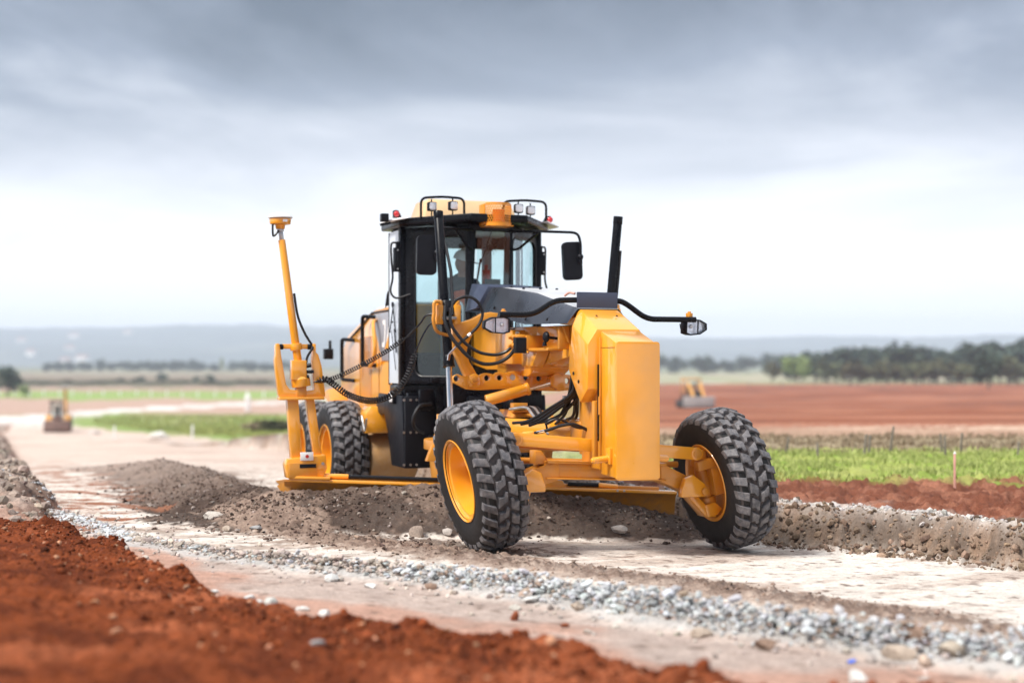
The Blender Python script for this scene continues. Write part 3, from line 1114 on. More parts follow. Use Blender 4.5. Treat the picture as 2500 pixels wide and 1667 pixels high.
# ---- light bar over the head
bar = round_path([(-.98, .12, 2.062), (-.655, .12, 2.064), (-.43, .16, 2.196), (-.215, .22, 2.206), (.19, .22, 2.206), (.27, .20, 2.196), (.47, .13, 2.036), (.97, .12, 2.036)], .09, 8)
lb = gp('light_bar', MB().tube(bar, .026, 14), 'black_paint')
gp('plate', MB().plate(rrect(.402, .145, .01), (0, .190, 2.205), (1, 0, 0), (0, 0, 1), .012), 'slate_plate', .002, lb)
gp('plate_foot', MB().box(-.19, .20, .19, .23, 2.115, 2.14), 'black_paint', .003, lb)
gp('grab_loop', MB().tube(smooth_path([(-.20, .24, 2.265), (-.23, .30, 2.275), (-.25, .36, 2.25)]), .011, 8), 'stake_pink', parent=lb)
for s in (-1, 1):
    hl = empty('headlight', parent=G)
    hl.location = (s * .975, .16, 1.968)
    hl.rotation_euler = (R(3), 0, R(8) * s)
    # asymmetric lamp: square main lens, tapering turn-signal end outwards
    out = [(-.105 * -s, .060), (-.06 * -s, .075), (.055 * -s, .070), (.13 * -s, .035), (.135 * -s, -.025), (.06 * -s, -.068), (-.05 * -s, -.078), (-.105 * -s, -.062)]
    out = [(-a, b) for a, b in out]
    out = [(a, b) for a, b in out]
    inn = [(a * .88, b * .86) for a, b in out]
    h2 = MB().plate(out, (0, .02, 0), (1, 0, 0), (0, 0, 1), .10, [inn])
    P('housing', h2, 'black_plastic', hl, .006)
    P('reflector', MB().plate(inn, (0, .03, 0), (1, 0, 0), (0, 0, 1), .05), 'lamp_reflector', hl)
    P('lens', MB().plate([(a * 1.0, b * 1.0) for a, b in inn], (0, -.022, 0), (1, 0, 0), (0, 0, 1), .006), 'lens_clear', hl)
    P('lens_divider', MB().box(s * .028 - .004, s * .028 + .004, -.032, -.02, -.062, .062), 'black_plastic', hl)
    P('bulb', MB().sphere((-s * .035, -.005, .005), .018), 'white_plastic', hl)
    P('bracket', MB().box(-s * .07, -s * .03, -.02, .04, .075, .13).cyl((-s * .05, .01, .10), (-s * .05, .01, .145), .017, n=12), 'yellow_worn_shaded', hl, .004)
    P('cable', MB().tube(smooth_path([(-s * .16, .0, .03), (-s * .155, -.01, -.02), (-s * .13, -.01, -.035), (-s * .10, 0, -.03)]), .005, 6), 'hose_rubber', hl)
gp('wiring_box', MB().box(-.80, -.70, .16, .24, 1.72, 1.86), 'black_plastic', .006)

# ---- main frame (gooseneck) behind the head
mb = MB().hull([(s * .19, y, z) for s in (-1, 1) for y, z in ((.15, 1.72), (.15, 1.98), (3.2, 2.0), (3.2, 1.62), (2.7, 1.56), (1.45, 1.56), (.85, 1.74))])
gp('main_frame', mb, 'yellow_paint', .012)
mb = MB().hull([(s * .19, y, z) for s in (-1, 1) for y, z in ((1.20, 1.60), (1.20, 1.99), (2.35, 2.0), (2.35, 1.50), (1.45, 1.50))])
mb.box(-.32, .32, 1.55, 2.05, 1.62, 1.96)
mb.hull([(-.20, y, z) for y, z in ((.85, 1.75), (1.35, 1.75), (1.35, 1.585), (1.02, 1.585))] + [(-.30, y, z) for y, z in ((.92, 1.75), (1.35, 1.75), (1.35, 1.60), (1.06, 1.60))])
gp('frame_saddle', mb, 'yellow_paint', .010)
mb = MB().box(-.34, -.19, .55, 1.15, 1.745, 1.775).box(-.36, -.19, 1.05, 1.30, 1.76, 1.90).box(-.29, -.19, .40, .44, 1.76, 1.97)
mb.hull([(-.20, .36, 1.97), (-.20, .62, 1.97), (-.20, .36, 1.80), (-.27, .36, 1.97), (-.27, .62, 1.97)])
gp('valve_bracket', mb, 'yellow_worn_shaded', .006)
for k, (yy, zz) in enumerate(((1.10, 1.88), (1.20, 1.88), (1.10, 1.80), (1.20, 1.80))):
    gp('valve_body', MB().cyl((-.36, yy, zz), (-.46, yy, zz), .028, n=14).cyl((-.46, yy, zz), (-.49, yy, zz), .018, n=8), 'yellow_worn_shaded', .004)
mb = MB().tube(smooth_path([(-.34, 1.30, 1.92), (-.40, 1.22, 1.86), (-.39, 1.12, 1.78), (-.36, 1.00, 1.73)]), .009, 8)
gp('hydraulic_line', mb, 'yellow_worn_shaded')
hn = MB().sphere((-.33, .62, 1.875), .052, sz=(.6, 1, 1)).cyl((-.30, .62, 1.87), (-.19, .62, 1.86), .014, n=10).cyl((-.345, .62, 1.83), (-.345, .62, 1.79), .016, .022, n=10)
gp('horn', hn, 'black_plastic')

# ---- steel cover over the hoses, from the cab to the head
mb = MB()
ys = [(.16, 2.125, 1.99, .20, .31), (.95, 2.30, 2.0, .29, .41), (1.9, 2.40, 2.12, .29, .43), (3.08, 2.46, 2.2, .22, .30)]
v, f = [], []
for y, zt, zl, xt, xl in ys:
    v += [(-xl, y, zl), (-xt - .02, y, zt - .02), (-xt, y, zt), (xt, y, zt), (xt + .02, y, zt - .02), (xl, y, zl)]
side_f, top_f = [], []
for i in range(3):
    for k in range(5):
        q = (i * 6 + k, i * 6 + k + 1, (i + 1) * 6 + k + 1, (i + 1) * 6 + k)
        (top_f if k == 2 else side_f).append(q)
sd = MB().add(v, side_f)
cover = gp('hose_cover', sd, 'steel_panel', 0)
gp('cover_top', MB().add([(a, b, c + .001) for a, b, c in v], top_f), 'steel_lit_top', 0, cover)
bolts('bolt', [(-.20, .55, 2.222), (.15, .55, 2.222), (-.18, 1.6, 2.372), (.0, 1.6, 2.372), (.18, 1.6, 2.372), (-.05, 2.3, 2.425), (.12, 2.2, 2.42)], (0, 0, 1), .014, .014, 'black_plastic', cover)
bolts('bolt', [(-.405, .40, 2.03), (-.405, .95, 2.05), (-.40, 1.85, 2.19)], (-1, 0, .5), .016, .010, 'black_plastic', cover)
# dark cowl at the foot of the windscreen
mb = MB().hull([(s * .30, 3.06, 2.19) for s in (-1, 1)] + [(s * .43, 2.35, 2.20) for s in (-1, 1)] + [(s * .31, 2.30, 2.435) for s in (-1, 1)] + [(s * .23, 3.06, 2.50) for s in (-1, 1)])
gp('cowl', mb, 'slate_plate', .012)

# ---- blade lift: arms, link bar, cylinders
arm_r = [(-.878, 2.017), (-.893, 1.901), (-.874, 1.748), (-.828, 1.668), (-.774, 1.551), (-.751, 1.507), (-.74, 1.427), (-.628, 1.423), (-.616, 1.485), (-.659, 1.566), (-.705, 1.632), (-.744, 1.727),
         (-.721, 1.829), (-.667, 1.932), (-.589, 1.961), (-.519, 2.006), (-.30, 2.03), (-.30, 2.12), (-.488, 2.142), (-.574, 2.13), (-.682, 2.07), (-.79, 2.04)]
gp('lift_arm', MB().plate(arm_r, (0, 1.77, 0), (1, 0, 0), (0, 0, 1), .11), 'yellow_paint', .010)
arm_l = [(-x + (.13 if z < 1.6 else 0), z) for x, z in arm_r][::-1]
gp('lift_arm', MB().plate(arm_l, (0, 1.77, 0), (1, 0, 0), (0, 0, 1), .11), 'yellow_paint', .010)
lk = [(-.902, 1.487), (-.891, 1.508), (-.852, 1.523), (-.818, 1.508), (-.791, 1.501), (-.637, 1.5), (-.606, 1.522), (-.56, 1.533), (-.506, 1.525), (-.478, 1.514), (-.443, 1.536), (-.404, 1.544), (-.358, 1.529),
      (-.311, 1.543), (-.263, 1.551), (-.09, 1.543), (-.058, 1.521), (-.01, 1.539), (.046, 1.528), (.086, 1.498), (.15, 1.50), (.21, 1.52), (.311, 1.515), (.45, 1.50), (.66, 1.50), (.66, 1.40), (.40, 1.36), (.23, 1.345), (.07, 1.349),
      (-.09, 1.365), (-.326, 1.374), (-.637, 1.362), (-.761, 1.37), (-.898, 1.436)]
hl_ = [circle2(x, z, .030) for x, z in ((-.868, 1.479), (-.548, 1.482), (-.412, 1.485), (-.275, 1.488), (-.129, 1.484), (.01, 1.476), (.319, 1.450))]
gp('link_bar', MB().plate(lk, (0, 1.685, 0), (1, 0, 0), (0, 0, 1), .055, hl_), 'yellow_paint', .005)
gp('lock_pin', MB().cyl((-.275, 1.66, 1.488), (-.275, 1.72, 1.488), .029, n=18).cyl((-.275, 1.655, 1.488), (-.275, 1.66, 1.488), .012, n=10), 'bolt_steel')
for xx in (-.69, .56):
    gp('pivot_cap', MB().cyl((xx, 1.615, 1.472), (xx, 1.70, 1.472), .055, n=24).box(xx - .062, xx + .062, 1.63, 1.69, 1.39, 1.472), 'yellow_paint', .008)
    gp('pin', MB().cyl((xx, 1.60, 1.472), (xx, 1.615, 1.472), .030, n=18), 'yellow_worn_shaded', .003)


def lift_cylinder(s, top, clamp, low, rod_end):
    """barrel through its trunnion clamp, chrome rod below"""
    c = gp('lift_cylinder', MB().cyl(top, low, .047, .047, n=24), 'black_paint', .004)
    t = (Vector(top) - Vector(low)).normalized()
    gp('barrel_cap', MB().cyl(Vector(top) - t * .07, Vector(top) + t * .01, .050, n=24), 'black_paint', .004, c)
    gp('gland', MB().cyl(low, Vector(low) + t * .10, .056, n=24).cyl(low, Vector(low) - t * .012, .062, n=24), 'black_paint', .005, c)
    gp('piston_rod', MB().cyl(low, rod_end, .030, n=20), 'chrome', 0, c)
    cl = Vector(clamp)
    for q in (-1, 1):
        b = MB().box(cl.x + q * .055, cl.x + q * .125, cl.y - .06, cl.y + .05, cl.z - .09, cl.z + .10)
        b.cyl((cl.x + q * .09, cl.y - .02, cl.z + .09), (cl.x + q * .09, cl.y - .02, cl.z + .145), .036, n=16)
        gp('trunnion', b, 'yellow_paint', .010, c)
        bolts('bolt', [(cl.x + q * .09 + dx, cl.y - .02, cl.z + .145) for dx in (-.016, .016)], (0, 0, 1), .010, .010, parent=c)
        # little pipe elbow beside the clamp
    gp('pipe', MB().tube(smooth_path([(cl.x - .10, cl.y - .07, cl.z + .13), (cl.x - .155, cl.y - .08, cl.z + .12), (cl.x - .16, cl.y - .08, cl.z + .02), (cl.x - .165, cl.y - .08, cl.z - .06), (cl.x - .12, cl.y - .06, cl.z - .16), (cl.x + .01, cl.y - .02, cl.z - .20)]), .017, 10), 'yellow_worn_shaded', 0, c)
    gp('clamp_band', MB().box(cl.x - .07, cl.x + .075, cl.y - .075, cl.y - .045, cl.z - .045, cl.z - .015), 'bolt_steel', .004, c)
    gp('clamp_ring', MB().cyl(cl + t * .02, cl + t * .14, .060, n=20), 'black_plastic', .004, c)
    mbk = MB().tube([Vector(top) - t * .35 + Vector((.045, -.03, 0)), cl + t * .45 + Vector((.062, -.03, 0)), cl + t * .2 + Vector((.055, -.04, 0)), cl + Vector((.03, -.065, 0))], .017, 8)
    gp('hose', mbk, 'hose_rubber', 0, c)
    return c


lift_cylinder(-1, (-.975, 1.92, 3.140), (-.985, 1.60, 2.10), (-.985, 1.545, 1.604), (-1.0, 1.40, .72))
lift_cylinder(1, (.995, 1.89, 3.158), (.905, 1.95, 2.10), (.875, 1.96, 1.62), (.84, 1.98, .72))
hoses = [
    ([(-.972, 1.47, 2.20), (-.927, 1.45, 2.252), (-.845, 1.42, 2.278), (-.769, 1.40, 2.254), (-.709, 1.40, 2.191), (-.686, 1.40, 2.105), (-.724, 1.40, 2.004), (-.80, 1.42, 1.918), (-.89, 1.44, 1.839), (-.94, 1.45, 1.79)], .0155),
    ([(-1.05, 1.46, 2.19), (-1.065, 1.42, 2.042), (-1.019, 1.38, 1.894), (-.937, 1.35, 1.781), (-.847, 1.33, 1.689), (-.741, 1.31, 1.632), (-.65, 1.30, 1.621), (-.552, 1.29, 1.639), (-.468, 1.27, 1.689), (-.414, 1.25, 1.761), (-.395, 1.23, 1.84), (-.41, 1.20, 1.89)], .018),
    ([(-.99, 1.48, 2.17), (-1.0, 1.44, 2.022), (-.937, 1.42, 1.909), (-.855, 1.40, 1.817), (-.749, 1.38, 1.746), (-.659, 1.35, 1.718), (-.56, 1.32, 1.714), (-.476, 1.29, 1.747), (-.422, 1.25, 1.805), (-.41, 1.22, 1.86)], .016)]
for pts_, r_ in hoses:
    gp('hydraulic_hose', MB().tube(smooth_path(pts_, 8), r_, 10), 'hose_rubber')
gp('hose_end', MB().cyl((-.94, 1.45, 1.79), (-1.0, 1.49, 1.715), .012, n=10).cyl((-1.0, 1.49, 1.715), (-1.005, 1.50, 1.66), .014, n=10), 'chrome')
gp('hose_sleeve', MB().cyl((-.80, 1.418, 1.918), (-.828, 1.425, 1.895), .018, n=10), 'white_plastic')
gp('hose_fitting', MB().cyl((-.40, 1.22, 1.86), (-.405, 1.18, 1.93), .020, n=8), 'bolt_steel')

# ---- circle side-shift cylinder across the frame
sh = gp('side_shift_cylinder', MB().cyl((-.62, 1.48, 1.262), (-.186, 1.44, 1.379), .056, n=24).cyl((-.215, 1.443, 1.37), (-.186, 1.44, 1.379), .064, n=24), 'yellow_paint', .004)
gp('piston_rod', MB().cyl((-.19, 1.44, 1.378), (.12, 1.42, 1.458), .028, n=18), 'chrome', 0, sh)
mb = MB().cyl((.10, 1.38, 1.455), (.10, 1.50, 1.455), .075, n=22).box(.10, .19, 1.40, 1.48, 1.36, 1.53)
gp('rod_eye', mb, 'yellow_paint', .008, sh)

# ---- drawbar and circle
db = empty('drawbar', parent=G)
for s in (-1, 1):
    gp('drawbar_beam', MB().bar((s * .10, .42, 1.0), (s * .82, 2.35, 1.02), .10, .17), 'yellow_paint', .010, db)
gp('drawbar_head', MB().hull([(s * .16, y, z) for s in (-1, 1) for y in (.22, .55) for z in (.88, 1.10)] + [(0, .12, .98)]), 'yellow_worn_shaded', .012, db)
gp('cross_beam', MB().box(-.72, .72, 2.0, 2.16, .93, 1.05).box(-.46, .46, 1.30, 1.42, .94, 1.06), 'yellow_paint', .010, db)
gp('hose_tray', MB().hull([(-.42, 1.30, 1.10), (.0, 1.20, 1.10), (-.42, 1.75, 1.10), (.0, 1.75, 1.10), (-.40, 1.4, 1.17), (-.02, 1.3, 1.16), (-.02, 1.7, 1.16), (-.4, 1.7, 1.17)]).box(-.40, -.25, 1.30, 1.40, 1.15, 1.24), 'yellow_worn_shaded', .006, db)
ci = gp('circle_ring', MB().lathe([(-.05, .78), (.05, .78), (.05, .62), (-.05, .62)], Matrix.Translation((-.15, 2.45, .78)) @ Matrix.Rotation(R(90), 4, 'Y'), n=64, ring=True), 'yellow_worn_shaded', .004)
gp('circle_shoe', MB().hull([(-.98, 2.30, .62), (-.80, 2.25, .62), (-.80, 2.25, .95), (-.86, 2.28, .95), (-.98, 2.38, .62), (-.80, 2.33, .62), (-.80, 2.33, .95), (-.86, 2.36, .95)]), 'yellow_worn_shaded', .008)
for s in (-1, 1):
    gp('blade_hanger', MB().hull([(-.15 + s * .55 + dx, 2.62 - s * .12 + dy, z) for dx in (-.05, .05) for dy, z in ((-.15, .74), (.25, .74), (.12, .25), (-.02, .25))]), 'yellow_worn_shaded', .010)
rk = MB().cyl((-.95, .60, .92), (.05, .80, .86), .035, n=14)
gp('steering_cylinder', MB().cyl((-.75, .30, .90), (-.10, .32, .85), .035, n=16), 'yellow_worn_shaded', .003)
gp('axle_bracket', MB().box(-.12, -.02, .02, .14, .74, .86), 'yellow_worn_shaded', .006)
gp('axle_bracket', MB().hull([(-.70, -.05, .74), (-.56, -.05, .74), (-.70, -.05, .86), (-.64, -.05, .86), (-.70, .10, .74), (-.56, .10, .74), (-.70, .10, .86), (-.64, .10, .86)]), 'yellow_worn_shaded', .006)

# hose bundle dropping from the head to the drawbar
for i in range(8):
    x0, y0 = -.24 + .028 * (i % 4), .16 + .05 * (i // 4)
    x1, y1 = -.60 + .075 * i, .78 - .02 * i
    z1 = 1.07 - .012 * (i % 3)
    gp('hydraulic_hose', MB().tube(smooth_path([(x0, y0, 1.52), (x0 - .015, y0 + .03, 1.36), (.55 * x0 + .45 * x1, .34 + .04 * (i % 3), 1.22 - .01 * i), (.2 * x0 + .8 * x1, .55, 1.10), (x1, y1, z1)], 6), .0145, 9), 'hose_rubber')
gp('swivel_block', MB().box(-.16, .16, 1.95, 2.30, 1.08, 1.40).cyl((0, 2.12, 1.05), (0, 2.12, 1.46), .10, n=18), 'black_paint', .012)
gp('hose_clamp', MB().box(-.30, -.16, .27, .30, 1.30, 1.335), 'bolt_steel', .004)
for i in range(4):
    x0 = -.32 + .035 * i
    gp('hydraulic_hose', MB().tube(smooth_path([(x0 - .12, 1.30, 1.18), (x0 - .02, 1.12, 1.20), (x0, 1.0, 1.14), (x0 + .03, .86, 1.04), (x0 + .06, .72, .96)], 6), .015, 9), 'hose_rubber' if i % 2 else 'bolt_steel')
gp('hydraulic_hose', MB().tube(smooth_path([(-.62, .20, 1.00), (-.52, .12, 1.03), (-.42, .06, 1.07), (-.32, .02, 1.085), (-.24, .0, 1.06), (-.16, -.02, 1.02), (-.10, -.02, 1.01)], 8), .015, 10), 'hose_rubber')
gp('hydraulic_hose', MB().tube(smooth_path([(-.50, .16, 1.02), (-.515, .14, 1.09), (-.44, .10, 1.13), (-.35, .08, 1.10), (-.28, .06, 1.06), (-.20, .04, 1.05), (-.12, .02, 1.12), (-.11, .02, 1.24), (-.13, .05, 1.36)], 8), .010, 8), 'hose_rubber')
gp('hose_end', MB().cyl((-.62, .20, 1.0), (-.54, .13, 1.025), .014, n=10), 'chrome')
gp('grease_cup', MB().cyl((-.72, .22, .985), (-.62, .20, 1.0), .030, n=14), 'yellow_paint', .006)

# ---- moldboard
BL, BR_ = Vector((-2.36, 2.75, .43)), Vector((1.56, 1.70, .262))
bt = (BR_ - BL).normalized()
bf = Vector((bt.y, -bt.x, 0)).normalized()
if bf.y > 0:
    bf = -bf
prof = [(.10, 0), (.055, -.035), (.015, -.11), (-.015, -.21), (-.02, -.31), (.0, -.42), (.05, -.52), (.10, -.60)]
mb = MB()
v, f = [], []
for e in (BL, BR_):
    for q, (a, b) in enumerate(prof):
        v.append(e + bf * a + Vector((0, 0, b)))
    for q, (a, b) in reversed(list(enumerate(prof))):
        v.append(e + bf * (a - .03) + Vector((0, 0, b)))
k = len(prof) * 2
for i in range(k):
    j = (i + 1) % k
    f.append((i, j, k + j, k + i))
f += [tuple(range(k))[::-1], tuple(range(k, 2 * k))]
blade = gp('moldboard', mb.add(v, f), 'yellow_blade', 0)


def bl(t, a, z):
    """point on the blade: t along it (0..1), a forward, z above its top edge"""
    return BL.lerp(BR_, t) + bf * a + Vector((0, 0, z))


up = Vector((0, 0, 1))
gp('top_rail', MB().bar(bl(.012, .055, .015), bl(1, .055, .015), .13, .032), 'yellow_paint', .006, blade)
gp('slide_rail', MB().bar(bl(.06, -.04, .035), bl(.96, -.04, .035), .05, .05), 'yellow_worn_shaded', .006, blade)
gp('slide_rod', MB().cyl(bl(.155, .015, .062), bl(.60, .015, .062), .021, n=16), 'black_plastic', 0, blade)
gp('slide_rod', MB().cyl(bl(.72, .015, .062), bl(.80, .015, .062), .021, n=16), 'black_plastic', 0, blade)
gp('rod_sleeve', MB().cyl(bl(.10, .015, .062), bl(.16, .015, .062), .026, n=16), 'yellow_paint', .003, blade)
gp('rod_sleeve', MB().cyl(bl(.80, .015, .062), bl(.85, .015, .05), .026, n=16), 'yellow_paint', .003, blade)
gp('slide_guide', MB().hull([bl(t, a, z) for t, a, z in ((.61, -.05, .03), (.715, -.05, .03), (.61, .08, .03), (.715, .08, .03), (.62, -.03, .10), (.705, -.03, .10), (.62, .06, .10), (.705, .06, .10))]), 'yellow_worn_shaded', .008, blade)
gp('end_cap_plate', MB().bar(bl(.02, .06, .045), bl(.115, .06, .045), .16, .028), 'yellow_paint', .006, blade)
# toothed end of the blade
eb = [(0, .02), (-.09, .0), (-.055, -.035), (-.075, -.05), (-.03, -.11), (.0, -.20), (.012, -.30), (.02, -.42), (.07, -.42), (.07, .02)]
eb = [(a, b) for a, b in eb]
gp('end_bit', MB().plate(eb, BL + bf * .035 + Vector((0, 0, -.005)), tuple(bt), (0, 0, 1), .022), 'yellow_blade', .003, blade)
bolts('bolt', [bl(.02, .035, -.12), bl(.04, .035, -.12)], tuple(bf), .012, .01, parent=blade)
bolts('bolt', [bl(t, .125, .02) for t in (.845, .862)], tuple(bf), .012, .01, parent=blade)

# ---- satellite receiver mast on the blade end
ms = empty('receiver_mast', parent=G)
my = 2.68
base = MB().hull([(-2.36, my - .09, .46), (-2.00, my - .09, .44), (-2.38, my - .09, .60), (-2.36, my - .09, .66), (-2.12, my - .09, .635), (-2.00, my - .09, .70), (-1.965, my - .09, .69), (-1.955, my - .09, .55),
                   (-2.36, my + .09, .46), (-2.00, my + .09, .44), (-2.38, my + .09, .60), (-2.36, my + .09, .66), (-1.965, my + .09, .69), (-1.955, my + .09, .55)])
gp('mast_base', base, 'yellow_paint', .014, ms)
gp('base_recess', MB().box(-2.345, -2.055, my - .096, my - .088, .475, .615), 'yellow_worn_shaded', .003, ms)
gp('base_slot', MB().box(-2.24, -2.07, my - .100, my - .094, .565, .605), 'black_plastic', .002, ms)
bolts('bolt', [(-2.0, my - .092, .605)], (0, -1, 0), .016, .012, parent=ms)
lab = gp('label_plate', MB().box(-2.235, -2.10, my - .105, my - .098, .640, .725), 'white_plastic', .002, ms)
gp('label_dot', MB().cyl((-2.165, my - .106, .683), (-2.165, my - .108, .683), .018, n=20), 'red_paint', 0, ms)
gp('strut', MB().bar((-2.255, my, .62), (-2.30, my, 1.26), .10, .115, (1, 0, 0)), 'yellow_paint', .008, ms)
gp('strut', MB().bar((-2.035, my, .66), (-2.12, my, 1.26), .10, .085, (1, 0, 0)), 'yellow_paint', .008, ms)
yk = [(-2.475, 1.80), (-2.475, 1.72), (-2.485, 1.66), (-2.445, 1.31), (-2.42, 1.27), (-1.99, 1.265), (-1.96, 1.30), (-2.0, 1.60), (-2.035, 1.72), (-2.06, 1.74), (-2.06, 1.83), (-2.095, 1.83), (-2.095, 1.72), (-2.10, 1.65), (-2.075, 1.36),
      (-2.15, 1.35), (-2.33, 1.36), (-2.37, 1.42), (-2.42, 1.72), (-2.435, 1.83), (-2.465, 1.83)]
gp('yoke', MB().plate(yk, (0, my, 0), (1, 0, 0), (0, 0, 1), .10), 'yellow_paint', .010, ms)
gp('yoke_foot', MB().box(-2.44, -1.98, my - .085, my + .06, 1.255, 1.285), 'yellow_paint', .005, ms)
t0, t1 = Vector((-2.20, my, 1.37)), Vector((-2.405, my, 2.885))
td = (t1 - t0).normalized()
gp('mast_motor', MB().cyl(t0 + td * .02, t0 + td * .10, .098, n=28).cyl(t0 + td * .10, t0 + td * .15, .098, .072, n=28).box(-2.315, -2.165, my - .085, my + .04, 1.46, 1.66), 'yellow_paint', .006, ms)
gp('connector', MB().cyl((-2.165, my - .06, 1.60), (-2.12, my - .08, 1.61), .022, n=12).cyl((-2.165, my - .06, 1.54), (-2.09, my - .08, 1.545), .018, n=12).cyl((-2.165, my - .06, 1.49), (-2.14, my - .07, 1.495), .018, n=12), 'black_plastic', 0, ms)
gp('mast_tube', MB().cyl(t0 + td * .15, t1, .043, .037, n=14), 'yellow_paint', .003, ms)
gp('mast_foot', MB().box(-2.26, -2.16, my - .06, my + .05, 1.28, 1.40), 'yellow_worn_shaded', .006, ms)
cp = t0 + td * .43
gp('mast_collar', MB().cyl(cp - td * .035, cp + td * .035, .062, n=20).bar((-2.40, my, 1.80), (-2.14, my, 1.80), .04, .05), 'yellow_paint', .006, ms)
for q in (-2.425, -2.11):
    gp('bushing', MB().cyl((q - .03, my, 1.797), (q + .035, my, 1.797), .028, n=16), 'black_plastic', .003, ms)
gp('mast_neck', MB().cyl(t1, t1 + td * .085, .024, n=14).cyl(t1 + td * .085, t1 + td * .11, .036, n=16), 'bolt_steel', .002, ms)
rc = t1 + td * .11
rcv = gp('receiver', MB().lathe([(0, .0), (0, .045), (.04, .050), (.045, .085), (.05, .105), (.105, .112), (.108, .0)], Matrix.Translation(rc) @ Matrix.Rotation(R(-90), 4, 'Y'), n=32), 'yellow_paint', .003)
gp('receiver_dome', MB().lathe([(.110, .0), (.110, .124), (.122, .126), (.150, .10), (.165, .05), (.168, 0)], Matrix.Translation(rc) @ Matrix.Rotation(R(-90), 4, 'Y'), n=36), 'white_plastic', 0, rcv)
gp('receiver_label', MB().box(rc.x + .005, rc.x + .05, rc.y - .1125, rc.y - .108, rc.z + .066, rc.z + .092), 'white_plastic', 0, rcv)
gp('receiver_cable', MB().tube(smooth_path([(rc.x - .08, my - .02, rc.z + .05), (rc.x - .083, my - .03, rc.z - .02), (rc.x - .075, my - .03, rc.z - .075), (rc.x - .04, my - .03, rc.z - .045), (rc.x - .02, my - .02, rc.z - .02)]), .011, 8), 'hose_rubber', 0, ms)
gp('mast_cable', MB().tube(smooth_path([t0 + td * .98 + Vector((.05, -.02, 0)), t0 + td * .75 + Vector((.055, -.03, 0)), t0 + td * .58 + Vector((.10, -.03, 0)), t0 + td * .45 + Vector((.16, -.03, 0)), (-2.10, my - .05, 1.78), (-2.15, my - .06, 1.70), (-2.17, my - .07, 1.62)]), .013, 8), 'hose_rubber', 0, ms)


def coil(path, r, pitch, wr):
    pts = smooth_path(path, 24)
    ln = [0.0]
    for a, b in zip(pts, pts[1:]):
        ln.append(ln[-1] + (b - a).length)
    n_ = int(ln[-1] / pitch * 9)
    out, j = [], 0
    for i in range(n_ + 1):
        s_ = ln[-1] * i / n_
        while j < len(ln) - 2 and ln[j + 1] < s_:
            j += 1
        t_ = (s_ - ln[j]) / max(1e-9, ln[j + 1] - ln[j])
        p = pts[j].lerp(pts[j + 1], t_)
        d_ = (pts[j + 1] - pts[j]).normalized()
        x_ = d_.cross(Vector((0, 1, 0))).normalized()
        y_2 = d_.cross(x_)
        an = 2 * math.pi * i / 9
        fade_ = min(1, s_ / .08, (ln[-1] - s_) / .08)
        out.append(p + (x_ * math.cos(an) + y_2 * math.sin(an)) * r * fade_)
    return MB().tube(out, wr, 5)


cA, cB = Vector((-2.10, 2.58, 1.435)), Vector((-1.12, 1.62, 2.13))
gp('coiled_cable', coil([cA, (-1.90, 2.42, 1.49), (-1.55, 2.10, 1.70), (-1.32, 1.85, 1.89)], .021, .026, .0055), 'hose_rubber')
gp('cable', MB().tube(smooth_path([(-1.32, 1.85, 1.89), (-1.22, 1.74, 2.02), (-1.18, 1.68, 2.095), (-1.10, 1.62, 2.12), (-1.02, 1.62, 2.13)]), .010, 8), 'hose_rubber')
gp('coiled_cable', coil([(-2.08, 2.56, 1.44), (-2.00, 2.50, 1.47), (-1.93, 2.42, 1.42), (-1.80, 2.30, 1.31), (-1.62, 2.10, 1.255), (-1.45, 1.93, 1.32), (-1.33, 1.82, 1.50), (-1.26, 1.74, 1.76)], .028, .030, .008), 'hose_rubber')
gp('cable', MB().tube(smooth_path([(-1.26, 1.74, 1.76), (-1.20, 1.68, 1.92), (-1.13, 1.63, 2.03), (-1.02, 1.62, 2.06)]), .008, 8), 'hose_rubber')

# ---- cab
FX, FY, BX_, BY_, RY = .215, 3.09, .825, 3.78, 4.30
ZB, ZT_ = 1.38, 3.17
cab = empty('cab', parent=G)
mb = MB()
for s in (-1, 1):
    mb.bar((s * (FX + .02), FY + .18, ZB), (s * FX, FY, ZT_), .075, .085, (0, 1, 0))
    mb.bar((s * BX_, BY_ - .02, ZB), (s * BX_, BY_ - .02, ZT_), .06, .10, (0, 1, 0))
    mb.bar((s * (BX_ - .06), RY - .04, ZB), (s * (BX_ - .06), RY - .04, ZT_), .05, .05, (0, 1, 0))
mb.box(-.80, .80, RY - .09, RY - .02, ZB - .02, 1.75)
mb.box(-.80, .80, RY - .09, RY - .02, 2.98, ZT_)
mb.bar((-FX, FY, ZT_ - .04), (FX, FY, ZT_ - .04), .08, .10)
gp('cab_frame', mb, 'black_paint', .012, cab)
fl = [(-.28, 3.27), (.28, 3.27), (.82, 3.80), (.82, 4.28), (-.82, 4.28), (-.82, 3.80)]
gp('cab_floor', MB().plate(fl, (0, 0, ZB - .03), (1, 0, 0), (0, 1, 0), .07), 'black_paint', .006, cab)
